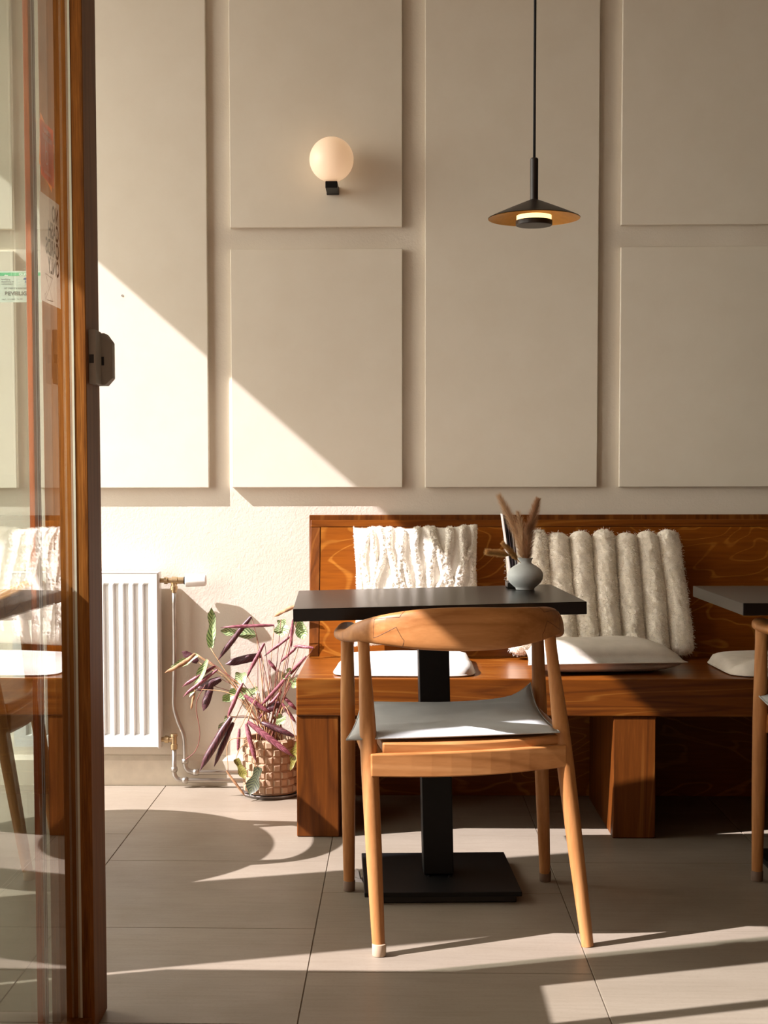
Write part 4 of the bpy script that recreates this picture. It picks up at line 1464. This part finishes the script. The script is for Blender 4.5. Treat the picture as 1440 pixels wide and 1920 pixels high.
# white sheet: NO CASH CARDS ONLY
ws = thing('card_payment_sheet', (XG, 2.57, 1.435), 'white sheet reading NO CASH CARDS ONLY, mirrored, on the door glass', 'sign')
quad(MB(), [(2.497, 1.526), (2.640, 1.528), (2.642, 1.344), (2.498, 1.343)], XG).build('sheet', flat_paint('white_sheet', srgb(226, 216, 204)), ws)
pm = MB()
for body, z in (('NO', 1.4905), ('CASH', 1.4595), ('CARDS', 1.4285), ('ONLY', 1.3975)):
    v_, f_ = text_mesh(body, 0.0385, 0.0009, 'LEFT', 0.80)
    on_glass(pm, v_, f_, 2.633, z, XG + 0.0002)
pm.build('print', flat_paint('dark_print', srgb(64, 56, 50)), ws)
pm = MB()
def stroke(mb, a, b, w):
    a, b = Vector(a), Vector(b)
    d = (b - a).normalized()
    nrm = Vector((-d.y, d.x)) * w / 2
    mb_pts = [a - nrm, b - nrm, b + nrm, a + nrm]
    on_glass(mb, [tuple(p) for p in mb_pts], [(0, 1, 2, 3)], 2.59, 1.372, XG + 0.0002)
for a, b in (((0.06, 0.020), (0.008, 0.018)), ((0.008, 0.018), (0.06, -0.024)), ((0.06, 0.020), (0.008, -0.022)), ((0.05, -0.024), (0.008, -0.022)), ((0.052, -0.01), (0.066, -0.018)), ((0.058, -0.026), (0.068, -0.014))):
    stroke(pm, a, b, 0.0014)
pm.build('crossed_icon', flat_paint('red_brown_print', srgb(150, 92, 70)), ws)

# alarm sticker on the side screen
al = thing('alarm_sticker', (-0.72, 2.7835, 1.40), 'white and green alarm company sticker reading BEVEILIGD on the glass', 'sticker')
YA = 2.7832
def facing(name, shapes, y, mt, parent):
    mb = MB()
    for vs, fs, x0, z0 in shapes:
        mb.add([(x0 + a, y, z0 + b) for a, b in vs], fs)
    return mb.build(name, mt, parent)
MB().box(-0.768, -0.664, YA, YA + 0.0006, 1.3735, 1.4320).build('sheet', flat_paint('pale_green_white_sheet', srgb(216, 236, 222)), al)
MB().box(-0.768, -0.664, YA - 0.0002, YA, 1.4230, 1.4290).build('green_band', flat_paint('green_print', srgb(40, 176, 110)), al)
tx = []
def T(body, size, x, z, bold=0.0, xs=1.0):
    v_, f_ = text_mesh(body, size, bold, 'LEFT', xs)
    return (v_, f_, x, z)
facing('print', [T('BEVEILIGD', 0.0098, -0.7468, 1.3868, 0.00035, 1.12)], YA - 0.0003, flat_paint('grey_print', srgb(60, 78, 70)), al)
facing('print', [T('beveiliging,', 0.0040, -0.7530, 1.4155, 0.0001), T('afscherming en', 0.0040, -0.7530, 1.4110, 0.0001), T('communicatie', 0.0040, -0.7530, 1.4068, 0.0001),
                 T('DIT OBJECT IS ELEKTRONISCH', 0.0040, -0.7478, 1.3985, 0.00012), T('weg 2   Groningen   Tel. 050', 0.0034, -0.7525, 1.3785, 0.00006)], YA - 0.0003, flat_paint('small_grey_print', srgb(104, 122, 112)), al)
facing('print', [T('GUIVER', 0.0066, -0.7190, 1.4236, 0.0002, 1.1), T('~', 0.012, -0.7470, 1.4205, 0.0003)], YA - 0.0003, flat_paint('white_green_print', srgb(236, 250, 240)), al)
facing('emblem', [([(0, 0), (0.003, 0.003), (0.009, 0.0035), (0.0115, 0.001), (0.008, 0.0005), (0.006, -0.001), (0.002, -0.0008)], [(0, 6, 5, 4, 3, 2, 1)], -0.7115, 1.4165), ([(0, 0), (0.002, 0.004), (0.003, 0.001), (0.006, 0.003), (0.010, 0.0005), (0.010, -0.0005), (0.004, 0.0)], [(0, 1, 2, 3, 4, 5, 6)], -0.7085, 1.4105)], YA - 0.0003, flat_paint('blue_print', srgb(58, 92, 128)), al)

# ------------------------------------------------------------------ further things by the left window, outside the frame
rt = thing('round_table', (-1.60, 3.854, 0), 'round dark table at the left window', 'table')
MB().lathe([(0.01, 0.705), (0.462, 0.705), (0.465, 0.710), (0.465, 0.726), (0.462, 0.730), (0.01, 0.730)], (-1.60, 3.854, 0), 64).build('table_top', M['veneer'], rt, smooth=True, autosmooth=30)
MB().lathe([(0.035, 0.02), (0.035, 0.705)], (-1.60, 3.854, 0), 24).build('column', M['black_metal'], rt, smooth=True, autosmooth=30)
MB().lathe([(0.01, 0.0), (0.22, 0.0), (0.22, 0.012), (0.04, 0.022), (0.01, 0.022)], (-1.60, 3.854, 0), 40).build('base_plate', M['black_metal'], rt, smooth=True, autosmooth=30)
cb = thing('shadow_block', (-1.25, 2.25, 0), 'unseen block behind the open door, shaped for its shadow', 'shadow caster')  # unseen, sized to shade the floor and door post; furniture form invented
MB().box(-1.62, -0.83, 1.95, 2.70, 0.06, 1.05).build('body', M['door_side'], cb, bevel=0.003)
MB().box(-1.58, -0.87, 1.99, 2.66, 0.0, 0.06).build('plinth', M['black'], cb)
for i in range(2):
    dr = MB().box(-0.83, -0.815, 1.965 + i * 0.365, 2.32 + i * 0.365, 0.08, 1.03).build('door', M['door_side'], cb, bevel=0.002)
    MB().box(-0.815, -0.800, 2.27 + i * 0.10, 2.28 + i * 0.10, 0.50, 0.62).build('handle', M['black_metal'], dr)

# folded paper wedge beside the table base
wd = MB()
wd.hexa([(-0.128, 3.742, 0.0), (-0.096, 3.735, 0.0), (-0.094, 3.765, 0.0), (-0.124, 3.772, 0.0)], [(-0.126, 3.744, 0.012), (-0.100, 3.738, 0.006), (-0.098, 3.762, 0.006), (-0.122, 3.770, 0.012)])
wd.hexa([(-0.120, 3.748, 0.012), (-0.104, 3.744, 0.008), (-0.102, 3.760, 0.008), (-0.116, 3.764, 0.012)], [(-0.116, 3.752, 0.030), (-0.108, 3.750, 0.026), (-0.106, 3.756, 0.026), (-0.112, 3.758, 0.030)])
tag(wd.build('paper_wedge', M['paper']), 'small folded paper wedge beside the table base plate', 'paper')
